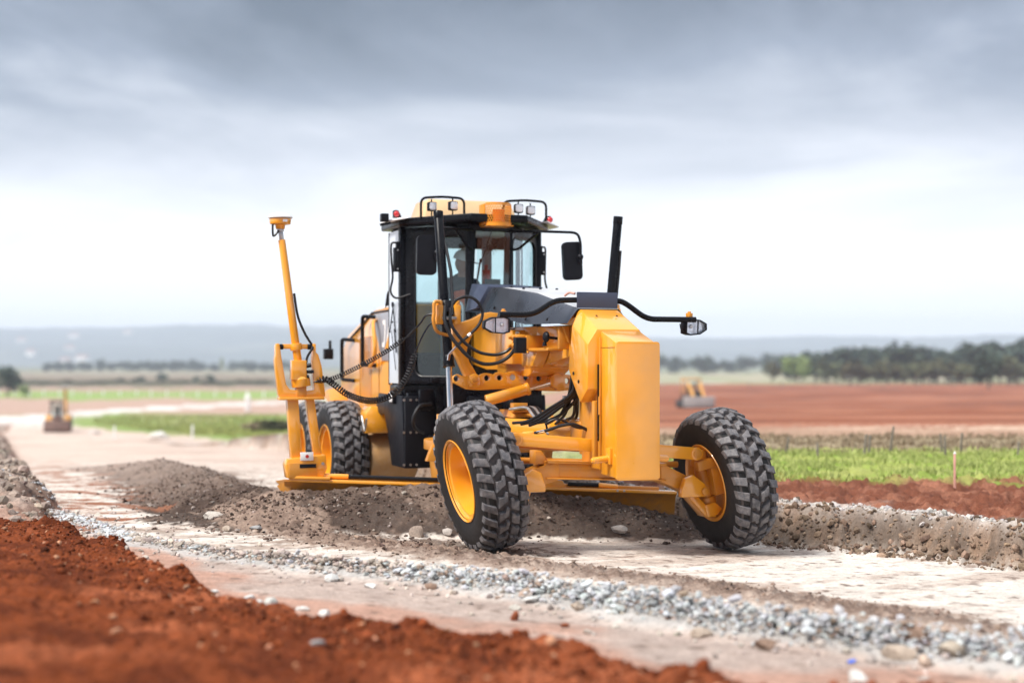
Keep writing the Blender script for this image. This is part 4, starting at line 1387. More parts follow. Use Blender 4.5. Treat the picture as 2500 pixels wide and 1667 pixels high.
# doors: frame with a rounded window opening, pane set in it
for s in (-1, 1):
    a, b = Vector((s * FX, FY, 0)), Vector((s * BX_, BY_, 0))
    ux = (b - a).normalized()
    Ld = (b - a).length
    dr = empty('door', parent=G)
    outer = [(.03, ZB + .02), (Ld - .02, ZB + .02), (Ld - .02, ZT_ - .02), (.0, ZT_ - .02)]
    w0, w1 = .07, Ld - (.19 if s < 0 else .10)
    inner = [(c[0] + (w0 + w1) / 2, c[1] + (ZB + .10 + ZT_ - .14) / 2) for c in rrect(w1 - w0, ZT_ - .14 - ZB - .10, .10, 6)]
    fo = Vector((a.x, a.y, 0))
    gp('door_frame', MB().plate(outer, fo, tuple(ux), (0, 0, 1), .045, [inner]), 'black_paint', .006, dr)
    inn2 = [((c[0] - (w0 + w1) / 2) * .985 + (w0 + w1) / 2, (c[1] - (ZB + ZT_) / 2) * .992 + (ZB + ZT_) / 2) for c in inner]
    gp('window_pane', MB().plate(inn2, fo, tuple(ux), (0, 0, 1), .008), 'cab_glass', 0, dr)
    gp('window_seal', MB().tube([fo + ux * p[0] + Vector((0, 0, p[1])) + Vector((s * .012, -.018, 0)) for p in inner], .009, 6, True), 'hose_rubber', 0, dr)
    gp('door_rail', MB().tube(round_path([fo + ux * .16 + Vector((-s * .06, .05, 1.50)), fo + ux * .16 + Vector((-s * .06, .05, 2.30)), fo + ux * .40 + Vector((-s * .06, .05, 2.34)), fo + ux * .46 + Vector((-s * .06, .05, 2.2))], .08), .016, 10), 'grey_panel', 0, dr)
    gp('door_latch', MB().box(-.05, .05, -.02, .02, -.03, .03, Matrix.Translation(fo + ux * .45 + Vector((s * .03, -.03, ZB + .06)))), 'black_plastic', .005, dr)
    # rear quarter: window behind the door; right pane has the sky reflection painted pale
    gp('side_window', MB().box(s * (BX_ - .004), s * (BX_ + .004), BY_ + .03, RY - .03, ZB + .02, ZT_ - .03), 'pane_painted_sky' if s < 0 else 'cab_glass', 0, cab)
    gp('window_edge', MB().box(s * (BX_ - .012), s * (BX_ + .010), RY - .03, RY - .015, ZB, ZT_ - .03), 'black_paint', .003, cab)
    # hinge brackets and looped cable at the door edge
    gp('hinge_bracket', MB().box(s * (BX_ + .03), s * (BX_ + .09), BY_ - .06, BY_ + .03, 2.66, 2.93).box(s * (BX_ + .02), s * (BX_ + .06), BY_ - .02, BY_ + .03, 2.93, 3.0), 'black_plastic', .004, cab)
    gp('looped_cable', MB().tube(smooth_path([(s * (BX_ + .06), BY_, 2.99), (s * (BX_ + .11), BY_ + .02, 2.97), (s * (BX_ + .11), BY_ + .02, 2.80), (s * (BX_ + .10), BY_, 2.60), (s * (BX_ + .13), BY_ - .02, 2.44), (s * (BX_ + .08), BY_ - .08, 2.36), (s * (BX_ - .06), BY_ - .16, 2.40)]), .012, 8), 'hose_rubber', 0, cab)
    bolts('bolt', [(s * (BX_ + .06), BY_ - .062, z) for z in (2.69, 2.90)], (0, -1, 0), .010, .008, parent=cab)
gp('windscreen', MB().plate([(-.19, 1.5), (.19, 1.5), (.19, 3.10), (-.19, 3.10)], (0, FY + .08, 0), (1, 0, 0), (0, -.06, .99), .008), 'cab_glass', 0, cab)
gp('rear_pane', MB().box(-.76, .76, RY - .06, RY - .052, 1.74, 3.0), 'cab_glass', 0, cab)
# roof with visor, wings, cap
rf = [(-.33, 2.80), (.33, 2.80), (.90, 3.62), (.90, 4.38), (-.90, 4.38), (-.90, 3.62)]
roof = gp('roof', MB().plate(rf, (0, 0, 3.205), (1, 0, 0), (0, 1, 0), .085), 'black_paint', .02, cab)
gp('roof_cap', MB().hull([(s * x, y, z) for s in (-1, 1) for x, y, z in ((.58, 3.72, 3.25), (.58, 4.36, 3.25), (.50, 3.82, 3.505), (.50, 4.30, 3.505))]), 'roof_painted_sheen', .02, cab)
for s in (-1, 1):
    gp('roof_wing', MB().hull([(s * .84, 3.45, 3.235), (s * .84, 4.0, 3.235), (s * 1.03, 3.60, 3.205), (s * 1.03, 3.95, 3.205), (s * .82, 3.45, 3.262), (s * .82, 4.0, 3.262), (s * 1.03, 3.60, 3.222), (s * 1.03, 3.95, 3.222)]), 'white_plastic', .006, cab)
    b = MB().hull([(s * (.90 + dx), 3.66 + dy, 3.255 + dz) for dx, dz in ((-.045, 0), (.045, 0), (.045, .085), (.0, .085)) for dy in (-.03, .06)])
    gp('marker_housing', b, 'black_plastic', .008, cab)
    gp('marker_lens', MB().sphere((s * .925, 3.62, 3.295), .034, sz=(1, .7, 1)), 'red_lens', 0, cab)
    # side camera / work lamp on the wing tip
    if s < 0:
        gp('work_lamp', MB().box(-1.115, -1.03, 3.55, 3.64, 3.20, 3.29), 'black_plastic', .01, cab)
        gp('lamp_bracket', MB().bar((-1.12, 3.6, 3.165), (-1.0, 3.6, 3.19), .03, .03), 'black_plastic', .004, cab)
    # work lamps in their guard hoop
    x0, x1 = (-.72, -.25) if s < 0 else (.25, .73)
    gp('lamp_guard', MB().tube(round_path([(x0, 3.36, 3.24), (x0, 3.36, 3.455), ((x0 + x1) / 2, 3.30, 3.47), (x1, 3.26, 3.455), (x1, 3.26, 3.24)], .07), .014, 10), 'black_paint', 0, cab)
    for x, yb in ((s * .585, 3.36), (s * .385, 3.22)):
        lp = empty('roof_lamp', parent=G)
        lp.location = (x, yb, 3.365)
        lp.rotation_euler = (0, 0, R(-6) * s)
        P('housing', MB().box(-.050, .050, -.01, .06, -.050, .050), 'black_plastic', lp, .014)
        P('lens', MB().plate(rrect(.082, .082, .02), (0, -.013, 0), (1, 0, 0), (0, 0, 1), .008), 'lamp_reflector', lp, .002)
        P('stalk', MB().cyl((0, .03, .05), (0, .03, .085), .008, n=8).cyl((0, .03, -.05), (0, .03, -.12), .008, n=8), 'black_plastic', lp)
# amber beacon behind its honeycomb guard
bc = Vector((-.005, 2.82, 3.25))
beacon = gp('beacon', MB().cyl(bc + Vector((0, 0, -.10)), bc + Vector((0, 0, .05)), .075, .065, n=24), 'amber_lens', .01, cab)
hc = MB()
Rg, hw = .150, .028
nrow, ncol = 9, 14
for r_ in range(nrow):
    for c_ in range(ncol):
        if r_ % 2 and c_ == ncol - 1:
            continue
        thc = ((c_ + (.5 if r_ % 2 else 0)) - (ncol - 1) / 2) * hw / Rg
        zc_ = (r_ - (nrow - 1) / 2) * hw * .866 * 1.05
        ring = []
        for rad in (.0164, .0122):
            for rr_ in (Rg, Rg - .004):
                for k in range(6):
                    an = R(60 * k + 30)
                    th = thc + rad * math.cos(an) / Rg
                    ring.append(bc + Vector((rr_ * math.sin(th), -rr_ * math.cos(th) + .05, zc_ + rad * math.sin(an) * 1.05)))
        fs = []
        for k in range(6):
            j = (k + 1) % 6
            fs += [(k, j, 12 + j, 12 + k), (6 + k, 18 + k, 18 + j, 6 + j), (12 + k, 12 + j, 18 + j, 18 + k)]
        hc.add(ring, fs)
guard = gp('beacon_guard', hc, 'amber_guard', 0, smooth=20)
for z0, z1 in ((-.135, -.098), (.098, .118)):
    bm_ = MB()
    vv, ff = [], []
    for k in range(29):
        th = -1.30 + 2.6 * k / 28
        for rr_ in (Rg + .001, Rg - .005):
            for z in (z0, z1):
                vv.append(bc + Vector((rr_ * math.sin(th), -rr_ * math.cos(th) + .05, z)))
    for k in range(28):
        o_ = k * 4
        ff += [(o_, o_ + 4, o_ + 5, o_ + 1), (o_ + 2, o_ + 3, o_ + 7, o_ + 6), (o_ + 1, o_ + 5, o_ + 7, o_ + 3), (o_, o_ + 2, o_ + 6, o_ + 4)]
    ff += [(0, 1, 3, 2), (112, 114, 115, 113)]
    gp('guard_band', bm_.add(vv, ff), 'amber_guard', 0, guard)
for q in (-1, 1):
    gp('guard_side', MB().box(q * .15 - .008, q * .15 + .004, 2.84, 3.02, 3.13, 3.36), 'amber_guard', .003, guard)
gp('guard_shelf', MB().box(-.15, .15, 2.76, 3.0, 3.115, 3.125), 'amber_guard', .002, guard)
# mirrors on tubular arms
for s in (-1, 1):
    mr = empty('mirror', parent=G)
    cx = -.835 if s < 0 else .845
    cz = 2.778 if s < 0 else 2.757
    tl = Matrix.Translation((cx, 2.78, cz)) @ Matrix.Rotation(R(-3) if s > 0 else R(1), 4, 'Y') @ Matrix.Rotation(R(-6), 4, 'Z')
    o0 = tl @ Vector((0, 0, 0))
    P('mirror_shell', MB().plate(rrect(.215, .42, .05), o0, tuple(tl.to_3x3() @ Vector((1, 0, 0))), tuple(tl.to_3x3() @ Vector((0, 0, 1))), .075), 'black_plastic', mr, .028, 4)
    P('mirror_glass', MB().plate(rrect(.18, .38, .04), o0 + tl.to_3x3() @ Vector((0, .040, 0)), tuple(tl.to_3x3() @ Vector((1, 0, 0))), tuple(tl.to_3x3() @ Vector((0, 0, 1))), .006), 'chrome', mr)
    ax_ = -.742 if s < 0 else .915
    P('mirror_arm', MB().tube(round_path([(s * .21, 3.05, 3.085), (s * .45, 2.88, 3.082), (ax_ - s * .02, 2.74, 3.07), (ax_, 2.70, 2.96), (ax_, 2.70, 2.80)], .08), .0155, 10), 'black_paint', mr)
    P('arm_brace', MB().tube(round_path([(s * .22, 3.07, 2.885), (s * .29, 3.0, 2.885), (s * .48, 2.87, 3.07)], .05), .0145, 10), 'black_paint', mr)
    P('mirror_joint', MB().sphere((ax_, 2.71, 2.80), .035).box(ax_ - .02, ax_ + .02, 2.69, 2.73, 2.72, 2.79), 'black_plastic', mr, .004)
# wiper on the quarter window
gp('wiper_arm', MB().bar((-.85, 4.02, 2.30), (-.85, 4.17, 1.98), .012, .012).bar((-.85, 4.05, 2.30), (-.85, 3.92, 1.98), .012, .012).bar((-.85, 3.98, 2.02), (-.85, 3.90, 1.75), .008, .035).bar((-.85, 4.1, 2.0), (-.85, 3.92, 1.55), .008, .008), 'black_plastic', .002, cab)
gp('wiper_pivot', MB().cyl((-.845, 4.03, 2.30), (-.865, 4.03, 2.30), .03, n=14), 'black_plastic', .003, cab)
gp('wiper_pivot', MB().cyl((-.845, 4.05, 2.10), (-.86, 4.05, 2.10), .012, n=10), 'black_plastic', .003, cab)
gp('windscreen_wiper', MB().bar((.0, 3.06, 3.08), (-.12, 3.09, 2.72), .012, .012).bar((-.12, 3.08, 2.78), (-.16, 3.10, 2.50), .010, .02), 'black_plastic', .002, cab)
# interior
gp('seat', MB().hull([(x, y, z) for x in (-.30, .20) for y, z in ((3.62, 1.92), (3.62, 2.02), (4.10, 1.92), (4.10, 2.04))]).hull([(x, y, z) for x in (-.28, .18) for y, z in ((4.06, 2.0), (4.16, 2.0), (4.16, 2.62), (4.12, 2.62))]).box(-.18, .08, 3.72, 4.0, 1.42, 1.92), 'seat_fabric', .03, cab)
gp('seat_armrest', MB().box(-.40, -.31, 3.62, 4.0, 2.12, 2.19).box(.21, .30, 3.62, 4.0, 2.12, 2.19), 'seat_fabric', .02, cab)
gp('console', MB().hull([(-.13, 3.30, 1.42), (.13, 3.30, 1.42), (-.10, 3.45, 1.42), (.10, 3.45, 1.42), (-.17, 3.26, 2.38), (.17, 3.26, 2.38), (-.15, 3.40, 2.44), (.15, 3.40, 2.44)]), 'console_dark', .02, cab)
gp('control_pod', MB().box(-.40, -.30, 3.50, 3.66, 1.50, 2.24).sphere((-.35, 3.52, 2.32), .035).cyl((-.35, 3.55, 2.22), (-.35, 3.52, 2.30), .012, n=8), 'console_dark', .01, cab)
gp('control_pod', MB().box(.24, .34, 3.50, 3.66, 1.50, 2.24).sphere((.29, 3.52, 2.32), .035).cyl((.29, 3.55, 2.22), (.29, 3.52, 2.30), .012, n=8), 'console_dark', .01, cab)
gp('monitor', MB().box(.06, .24, 3.42, 3.46, 2.46, 2.58), 'console_dark', .008, cab)
gp('interior_post', MB().box(.26, .36, 4.05, 4.14, 1.45, 3.12), 'grey_panel', .01, cab)
gp('fire_extinguisher', MB().cyl((.27, 4.0, 2.42), (.27, 4.0, 2.72), .05, n=18).cyl((.27, 4.0, 2.72), (.27, 4.0, 2.78), .022, n=12), 'red_paint', .012, cab)
fan = MB()
for k in range(12):
    an = 2 * math.pi * k / 12
    fan.tube([(.12 + .015 * math.cos(an), 3.42, 2.93 + .015 * math.sin(an)), (.12 + .06 * math.cos(an), 3.40, 2.93 + .06 * math.sin(an)), (.12 + .085 * math.cos(an), 3.44, 2.93 + .085 * math.sin(an))], .003, 5)
fan.cyl((.12, 3.42, 2.93), (.12, 3.52, 2.93), .035, n=16)
gp('cab_fan', fan, 'black_plastic', 0, cab)
gp('headliner', MB().box(-.5, .5, 3.35, 4.2, 3.11, 3.155), 'grey_panel', .01, cab)

# ---- under the cab
mb = MB().box(-.52, .52, 3.45, 4.70, .62, 1.34)
mb.box(-.80, .80, 3.75, 4.3, 1.24, 1.34)
mb.box(-.80, -.62, 3.60, 3.68, .95, 1.30).box(-.72, -.55, 3.40, 3.48, 1.10, 1.34)
gp('undercarriage', mb, 'black_paint', .015)
sp = [(3.52, .46), (3.62, 1.262), (4.62, 1.275), (4.75, 1.08), (4.55, 1.02), (4.36, 1.04), (4.20, .80), (4.05, .46)]
gp('step_panel', MB().plate(sp, (-.84, 0, 0), (0, 1, 0), (0, 0, 1), .05), 'black_plastic', .012)
gp('step_panel', MB().plate(sp, (.84, 0, 0), (0, 1, 0), (0, 0, 1), .05), 'black_plastic', .012)
gp('step_side', MB().box(-.86, -.50, 3.50, 3.54, .46, 1.26), 'black_plastic', .008)
bolts('bolt', [(-.875 + .0 * i, 3.50, z) for z in (.50, .86, 1.22) for i in (0,)] + [(-.80, 3.498, z) for z in (.50, .86, 1.22)] + [(-.73, 3.498, z) for z in (.50, .86, 1.22)], (0, -1, 0), .014, .010)
sl_ = empty('step_lamp', parent=G)
gp('housing', MB().box(-.90, -.86, 3.86, 4.02, 1.17, 1.32), 'black_plastic', .008, sl_)
gp('lens', MB().box(-.908, -.899, 3.885, 3.995, 1.19, 1.30), 'white_plastic', .003, sl_)
gp('air_hose', MB().tube(smooth_path([(-.62, 3.30, 1.18), (-.76, 3.26, 1.16), (-.84, 3.24, 1.04), (-.82, 3.26, .92), (-.70, 3.30, .86)]), .020, 10), 'hose_rubber')
gp('articulation_cylinder', MB().cyl((-.58, 3.1, .80), (-.58, 4.3, .74), .05, n=18), 'black_paint')
gp('front_work_lamp', MB().box(.40, .52, 3.35, 3.43, 1.16, 1.28).cyl((.32, 3.40, 1.30), (.50, 3.40, 1.30), .03, n=12), 'black_plastic', .01)
gp('work_lamp_lens', MB().box(.41, .51, 3.340, 3.352, 1.17, 1.27), 'white_plastic', .003)
gp('hydraulic_pump', MB().box(-.45, .30, 3.05, 3.40, 1.10, 1.40).cyl((-.3, 3.0, 1.2), (.2, 3.0, 1.2), .07, n=16), 'black_paint', .02)

# ---- rear frame, engine hood, tandems
pr = [(4.36, 1.10), (4.36, 2.325), (5.45, 2.32), (5.75, 2.28), (6.80, 2.03), (7.15, 1.80), (7.20, 1.10)]
hood = gp('engine_hood', MB().hull([(s * .70, y, z - .04) for s in (-1, 1) for y, z in pr] + [(s * .60, y, z) for s in (-1, 1) for y, z in pr]), 'yellow_paint', .025)
gp('hood_top', MB().hull([(s * .63, y, z + .004) for s in (-1, 1) for y, z in ((4.38, 2.325), (5.45, 2.32), (5.75, 2.28), (6.75, 2.045))] + [(s * .52, y, z + .03) for s in (-1, 1) for y, z in ((4.4, 2.325), (5.4, 2.32), (5.7, 2.28), (6.6, 2.06))]), 'silver_paint', .01, hood)
gp('side_panel', MB().plate([(4.40, 1.66), (5.02, 1.66), (5.42, 2.14), (5.42, 2.23), (4.40, 2.25)], (-.706, 0, 0), (0, 1, 0), (0, 0, 1), .012), 'grey_panel', .003, hood)
gp('trim_line', MB().tube([(-.708, 4.40, 2.262), (-.708, 5.50, 2.255), (-.708, 6.05, 2.10), (-.70, 6.75, 1.93)], .012, 8), 'black_paint', 0, hood)
# company letters on the side panel
Cc = []
for k in range(13):
    an = R(40 + 280 * k / 12)
    Cc.append((-.085 * math.cos(an) * 1.0, .20 * max(-.82, min(.82, math.sin(an) * 1.15))))
cin = [(a * .45 + .0, b * .66) for a, b in Cc][::-1]
gp('letter_C', MB().plate([(4.93 - a - b * .10, 1.985 + b) for a, b in Cc + cin], (-.714, 0, 0), (0, 1, 0), (0, 0, 1), .006), 'white_plastic', 0, hood)
gp('letter_A', MB().plate([(4.83, 1.82), (4.68, 2.15), (4.58, 2.15), (4.47, 1.82), (4.54, 1.82), (4.63, 2.06), (4.70, 2.0), (4.77, 1.82)], (-.714, 0, 0), (0, 1, 0), (0, 0, 1), .006), 'white_plastic', 0, hood)
gp('letter_triangle', MB().plate([(4.86, 1.80), (4.64, 1.80), (4.66, 1.99)], (-.719, 0, 0), (0, 1, 0), (0, 0, 1), .006), 'yellow_paint', 0, hood)
for k in range(26):
    gp('louvre', MB().box(-.712, -.700, 5.55, 6.05, 1.20 + .030 * k, 1.212 + .030 * k), 'yellow_worn_shaded', 0, hood)
gp('door_seam', MB().box(-.7075, -.70, 5.18, 5.19, 1.15, 2.0), 'dusty_brown', 0, hood)
gp('door_seam', MB().box(-.7075, -.70, 6.12, 6.13, 1.15, 1.95), 'dusty_brown', 0, hood)
for y, z0, z1 in ((5.62, 1.60, 2.215), (6.70, 1.40, 1.945)):
    gp('grab_rail', MB().tube(round_path([(-.70, y - .30, z0), (-.80, y - .02, z0 + .01), (-.80, y, z0 + .05), (-.80, y, z1 - .05), (-.80, y - .02, z1), (-.70, y - .30, z1 - .02)], .07), .025, 10), 'black_paint', 0, hood)
gp('grab_rail', MB().tube(round_path([(-.70, 5.30, 2.16), (-.80, 5.12, 2.14), (-.80, 5.0, 1.85), (-.80, 5.06, 1.66), (-.74, 5.5, 1.59)], .10), .024, 10), 'yellow_paint', 0, hood)
gp('roof_rail', MB().tube(round_path([(-.62, 4.35, 2.53), (-.62, 5.05, 2.50), (-.62, 5.15, 2.30)], .07), .02, 10), 'black_paint', 0, hood)
gp('rear_lamp', MB().box(-.98, -.86, 6.92, 7.02, 1.68, 1.82).cyl((-.90, 6.95, 1.82), (-.90, 6.95, 1.93), .02, n=10), 'black_plastic', .012, hood)
gp('rear_fender', MB().hull([(-.74, 6.4, 1.06), (-1.0, 6.4, 1.06), (-.74, 6.9, 1.32), (-.95, 6.9, 1.28), (-.74, 7.3, 1.2), (-.95, 7.3, 1.2)]), 'yellow_worn_shaded', .02)
gp('fuel_tank', MB().box(-.78, .78, 4.36, 4.75, .95, 1.15).box(-.70, .70, 4.72, 7.1, .80, 1.12), 'yellow_worn_shaded', .03)
for s in (-1, 1):
    gp('battery_box', MB().hull([(s * x, y, z) for x in (.70, 1.02) for y in (4.62, 4.98) for z in (.80, 1.03)] + [(s * x, y, 1.12) for x in (.70, .94) for y in (4.66, 4.98)]), 'yellow_paint', .015)
    gp('tandem_case', MB().hull([(s * x, y, z) for x in (.80, .95) for y, z in ((4.95, .40), (4.95, .66), (5.4, .74), (6.5, .70), (6.95, .62), (6.95, .36), (6.4, .24), (5.5, .28))]), 'yellow_worn_shaded', .03)
    gp('final_drive', MB().cyl((s * .35, 4.92, .50), (s * .93, 4.92, .50), .27, n=32).cyl((s * .30, 5.95, .55), (s * .80, 5.95, .55), .25, n=28), 'dusty_brown', .02)
    gp('hand_step', MB().tube(round_path([(s * 1.03, 4.70, .80), (s * 1.06, 4.66, 1.02), (s * 1.06, 4.60, .95), (s * 1.05, 4.54, .82), (s * 1.05, 4.46, .98)], .03), .012, 8), 'bolt_steel')

# ------------------------------------------------------------------ operator in the cab
op = empty('person', (0, 0, 0))
op.matrix_world = Matrix.Translation((.845, 12.82, 0)) @ Matrix.Rotation(R(20.5), 4, 'Z') @ Matrix.Translation((-.06, 3.80, 2.02)) @ Matrix.Rotation(R(14), 4, 'Z')
tag(op, 'operator in white hard hat and orange vest seated in the grader cab', 'person')


def skin_body(name, verts, edges, radii, root, sub=2):
    me = bpy.data.meshes.new(name)
    me.from_pydata([Vector(v) for v in verts], edges, [])
    o = bpy.data.objects.new(name, me)
    col.objects.link(o)
    m = o.modifiers.new('skin', 'SKIN')
    m.use_smooth_shade = True
    for i, sv in enumerate(me.skin_vertices[0].data):
        r_ = radii[i]
        sv.radius = (r_, r_) if isinstance(r_, (int, float)) else r_
        sv.use_root = (i == root)
    s_ = o.modifiers.new('sub', 'SUBSURF')
    s_.levels = s_.render_levels = sub
    dg = bpy.context.evaluated_depsgraph_get()
    dg.update()
    out = bpy.data.meshes.new_from_object(o.evaluated_get(dg))
    bpy.data.objects.remove(o)
    bpy.data.meshes.remove(me)
    for q in out.polygons:
        q.use_smooth = True
    return out


# local frame of the figure: -y is the way it faces, hips at the origin on the seat
V_ = [(0, .12, .10), (0, .13, .28), (0, .11, .46), (0, .08, .56), (0, .05, .63),            # pelvis .. neck
      (-.19, .08, .53), (-.25, -.02, .27), (-.22, -.26, .22),                                # right arm
      (.19, .08, .53), (.25, -.04, .28), (.18, -.28, .28),                                   # left arm
      (-.10, .06, .07), (-.12, -.36, .06), (-.12, -.42, -.36), (-.12, -.54, -.42),           # right leg
      (.10, .06, .07), (.12, -.36, .06), (.12, -.42, -.36), (.12, -.54, -.42)]
E_ = [(0, 1), (1, 2), (2, 3), (3, 4), (2, 5), (5, 6), (6, 7), (2, 8), (8, 9), (9, 10), (0, 11), (11, 12), (12, 13), (13, 14), (0, 15), (15, 16), (16, 17), (17, 18)]
R_ = [.14, .145, .15, .08, .058, .075, .055, .038, .075, .055, .038, .095, .072, .05, .045, .095, .072, .05, .045]
link('body', skin_body('body', V_, E_, R_, 0), 'navy_cloth', op)
# head: face turned a little to its left and down
hm = Matrix.Translation((0, .035, .76)) @ Matrix.Rotation(R(28), 4, 'Z') @ Matrix.Rotation(R(14), 4, 'X')
hd = MB().sphere((0, 0, 0), .105, 20, 14, (.80, .95, 1.12), None)
hd.v = [tuple(hm @ Vector((x, y * (1.0 if z > -.02 else 1 + .12 * (z + .02) / .1), z))) for x, y, z in hd.v]
hd.hull([hm @ Vector(p) for p in ((-.012, -.092, .02), (.012, -.092, .02), (-.018, -.098, -.022), (.018, -.098, -.022), (0, -.124, -.018))])
hd.hull([hm @ Vector(p) for p in ((-.026, -.088, -.055), (.026, -.088, -.055), (-.022, -.090, -.066), (.022, -.090, -.066), (0, -.100, -.060))])
for s in (-1, 1):
    q = hm @ Vector((s * .083, .0, .0))
    hd.sphere(q, .026, 8, 6, (.4, .7, 1.1))
hd.cyl((0, .05, .60), (0, .045, .70), .055, .052, n=14)
P('head', hd, 'skin', op, smooth=70)
for s in (-1, 1):
    q = hm @ Vector((s * .032, -.088, .018))
    P('eye', MB().sphere(q, .012, 8, 6), 'far_dark', op)
hel = MB()
prof_h = [(0, .128), (.03, .126), (.07, .112), (.10, .085), (.122, .045), (.128, 0)]
hel.lathe(prof_h, hm @ Matrix.Translation((0, .0, .035)) @ Matrix.Rotation(R(-90), 4, 'Y'), n=28)
hel.hull([hm @ Vector((x, y, .040)) for x, y in ((-.10, -.075), (.10, -.075), (-.07, -.165), (.07, -.165), (0, -.18))] + [hm @ Vector((x, y, .030)) for x, y in ((-.10, -.075), (.10, -.075), (-.07, -.168), (.07, -.168), (0, -.185))])
hel.tube([hm @ Vector((0, .10 * math.cos(a), .055 + .115 * math.sin(a))) for a in (.3, .7, 1.1, 1.5, 1.9, 2.3, 2.7)], .010, 8)
P('hard_hat', hel, 'helmet_white', op, smooth=60)
vest = skin_body('vest', [(0, .12, .14), (0, .13, .30), (0, .11, .45), (-.15, .09, .50), (.15, .09, .50)], [(0, 1), (1, 2), (2, 3), (2, 4)], [.160, .168, .168, .085, .085], 0)
link('vest', vest, 'hivis', op)
P('vest_stripe', MB().tube([(.185 * math.cos(a), .13 + .178 * math.sin(a), .22) for a in np.linspace(0, 6.28, 25)[:-1]], .016, 6, True), 'white_plastic', op)
# hands with five fingers each, closed round the control knobs
for s, w in ((-1, Vector((-.22, -.26, .22))), (1, Vector((.18, -.28, .28)))):
    hv, he, hr = [w, w + Vector((0, -.05, .005)), w + Vector((0, -.085, .01))], [(0, 1), (1, 2)], [.030, .036, .034]
    for k in range(4):
        b0 = w + Vector(((k - 1.5) * .019, -.095, .012))
        i0 = len(hv)
        ln_ = (.030, .036, .033, .026)[k]
        hv += [b0, b0 + Vector((0, -ln_, -.010)), b0 + Vector((0, -ln_ - .012, -.034)), b0 + Vector((0, -ln_ + .008, -.050))]
        he += [(2, i0), (i0, i0 + 1), (i0 + 1, i0 + 2), (i0 + 2, i0 + 3)]
        hr += [.010, .0095, .009, .008]
    i0 = len(hv)
    t_ = w + Vector((-s * .034, -.045, -.004))
    hv += [t_, t_ + Vector((-s * .014, -.030, -.014)), t_ + Vector((-s * .002, -.052, -.026))]
    he += [(1, i0), (i0, i0 + 1), (i0 + 1, i0 + 2)]
    hr += [.012, .011, .009]
    link('hand', skin_body('hand', hv, he, hr, 0, 1), 'skin', op)

# ------------------------------------------------------------------ stones, clods, gravel
def rock_mesh_arrays(sub, n, seed):
    """n lumpy stone shapes as unit vertex arrays"""
    b = bmesh.new()
    bmesh.ops.create_icosphere(b, subdivisions=sub, radius=1)
    b.verts.index_update()
    V = np.array([v.co[:] for v in b.verts])
    Fc = np.array([[v.index for v in f.verts] for f in b.faces])
    b.free()
    r = np.random.default_rng(seed)
    out = []
    for k in range(n):
        A = V.copy()
        for q in range(5):               # flatten against random planes: broken faces
            d_ = r.normal(size=3)
            d_ /= np.linalg.norm(d_)
            h = r.uniform(.45, .8)
            p = A @ d_
            A = A - np.outer(np.clip(p - h, 0, None), d_) * .92
        A = A * r.uniform(.75, 1.25, 3) * (1 + r.normal(0, .06, (len(A), 1)))
        out.append(A)
    return out, Fc


def scatter(name, pts, sizes, cols, sub=1, flat=.75, sink=.25, seed=5, mat='stone_mix', label=None, cat=None, smooth=False):
    """joins many small stones into one mesh with a colour for each stone"""
    shapes, Fc = rock_mesh_arrays(sub, 10, seed)
    r = np.random.default_rng(seed + 1)
    VV, FF, CC = [], [], []
    o = 0
    for (x, y, z), s, c in zip(pts, sizes, cols):
        A = shapes[r.integers(len(shapes))]
        q = Matrix.Rotation(r.uniform(0, 6.28), 3, 'Z') @ Matrix.Rotation(r.uniform(-.5, .5), 3, 'X')
        A = (A * np.array([1, 1, flat])) @ np.array(q).T * s + np.array([x, y, z + s * flat * (1 - 2 * sink)])
        VV.append(A)
        FF.append(Fc + o)
        CC.append(np.repeat(np.array(c)[None, :], len(A), 0))
        o += len(A)
    V, Fa, C = np.concatenate(VV), np.concatenate(FF), np.concatenate(CC)
    me = bpy.data.meshes.new(name)
    me.vertices.add(len(V))
    me.vertices.foreach_set('co', V.astype(np.float32).ravel())
    me.loops.add(Fa.size)
    me.loops.foreach_set('vertex_index', Fa.astype(np.int32).ravel())
    me.polygons.add(len(Fa))
    me.polygons.foreach_set('loop_start', np.arange(0, Fa.size, 3, dtype=np.int32))
    me.polygons.foreach_set('loop_total', np.full(len(Fa), 3, dtype=np.int32))
    me.update(calc_edges=True)
    me.validate()
    at = me.attributes.new('soil', 'FLOAT_COLOR', 'POINT')
    at.data.foreach_set('color', np.concatenate([C, np.ones((len(C), 1))], 1).astype(np.float32).ravel())
    me.polygons.foreach_set('use_smooth', np.full(len(Fa), smooth, dtype=bool))
    ob = link(name, me, mat)
    tag(ob, label, cat, kind='stuff')
    return ob


def along(L, n, spread, lo=0, hi=1, power=1.0):
    """n random points near a polyline"""
    A = np.array(L)
    seg = np.hypot(*(A[1:] - A[:-1]).T)
    cum = np.concatenate([[0], np.cumsum(seg)]) / seg.sum()
    t = lo + (hi - lo) * rng.random(n) ** power
    x = np.interp(t, cum, A[:, 0])
    y = np.interp(t, cum, A[:, 1])
    return x + rng.normal(0, spread, n), y + rng.normal(0, spread, n)


def place(x, y):
    z = terrain(x[None, :], y[None, :], True)[0]
    return list(zip(x, y, z))


def shades(base, n, var=.25):
    b = np.array(base)[None, :] * (1 + rng.normal(0, var, (n, 1)))
    return np.clip(b * (1 + rng.normal(0, .022, (n, 3))), .004, .85)


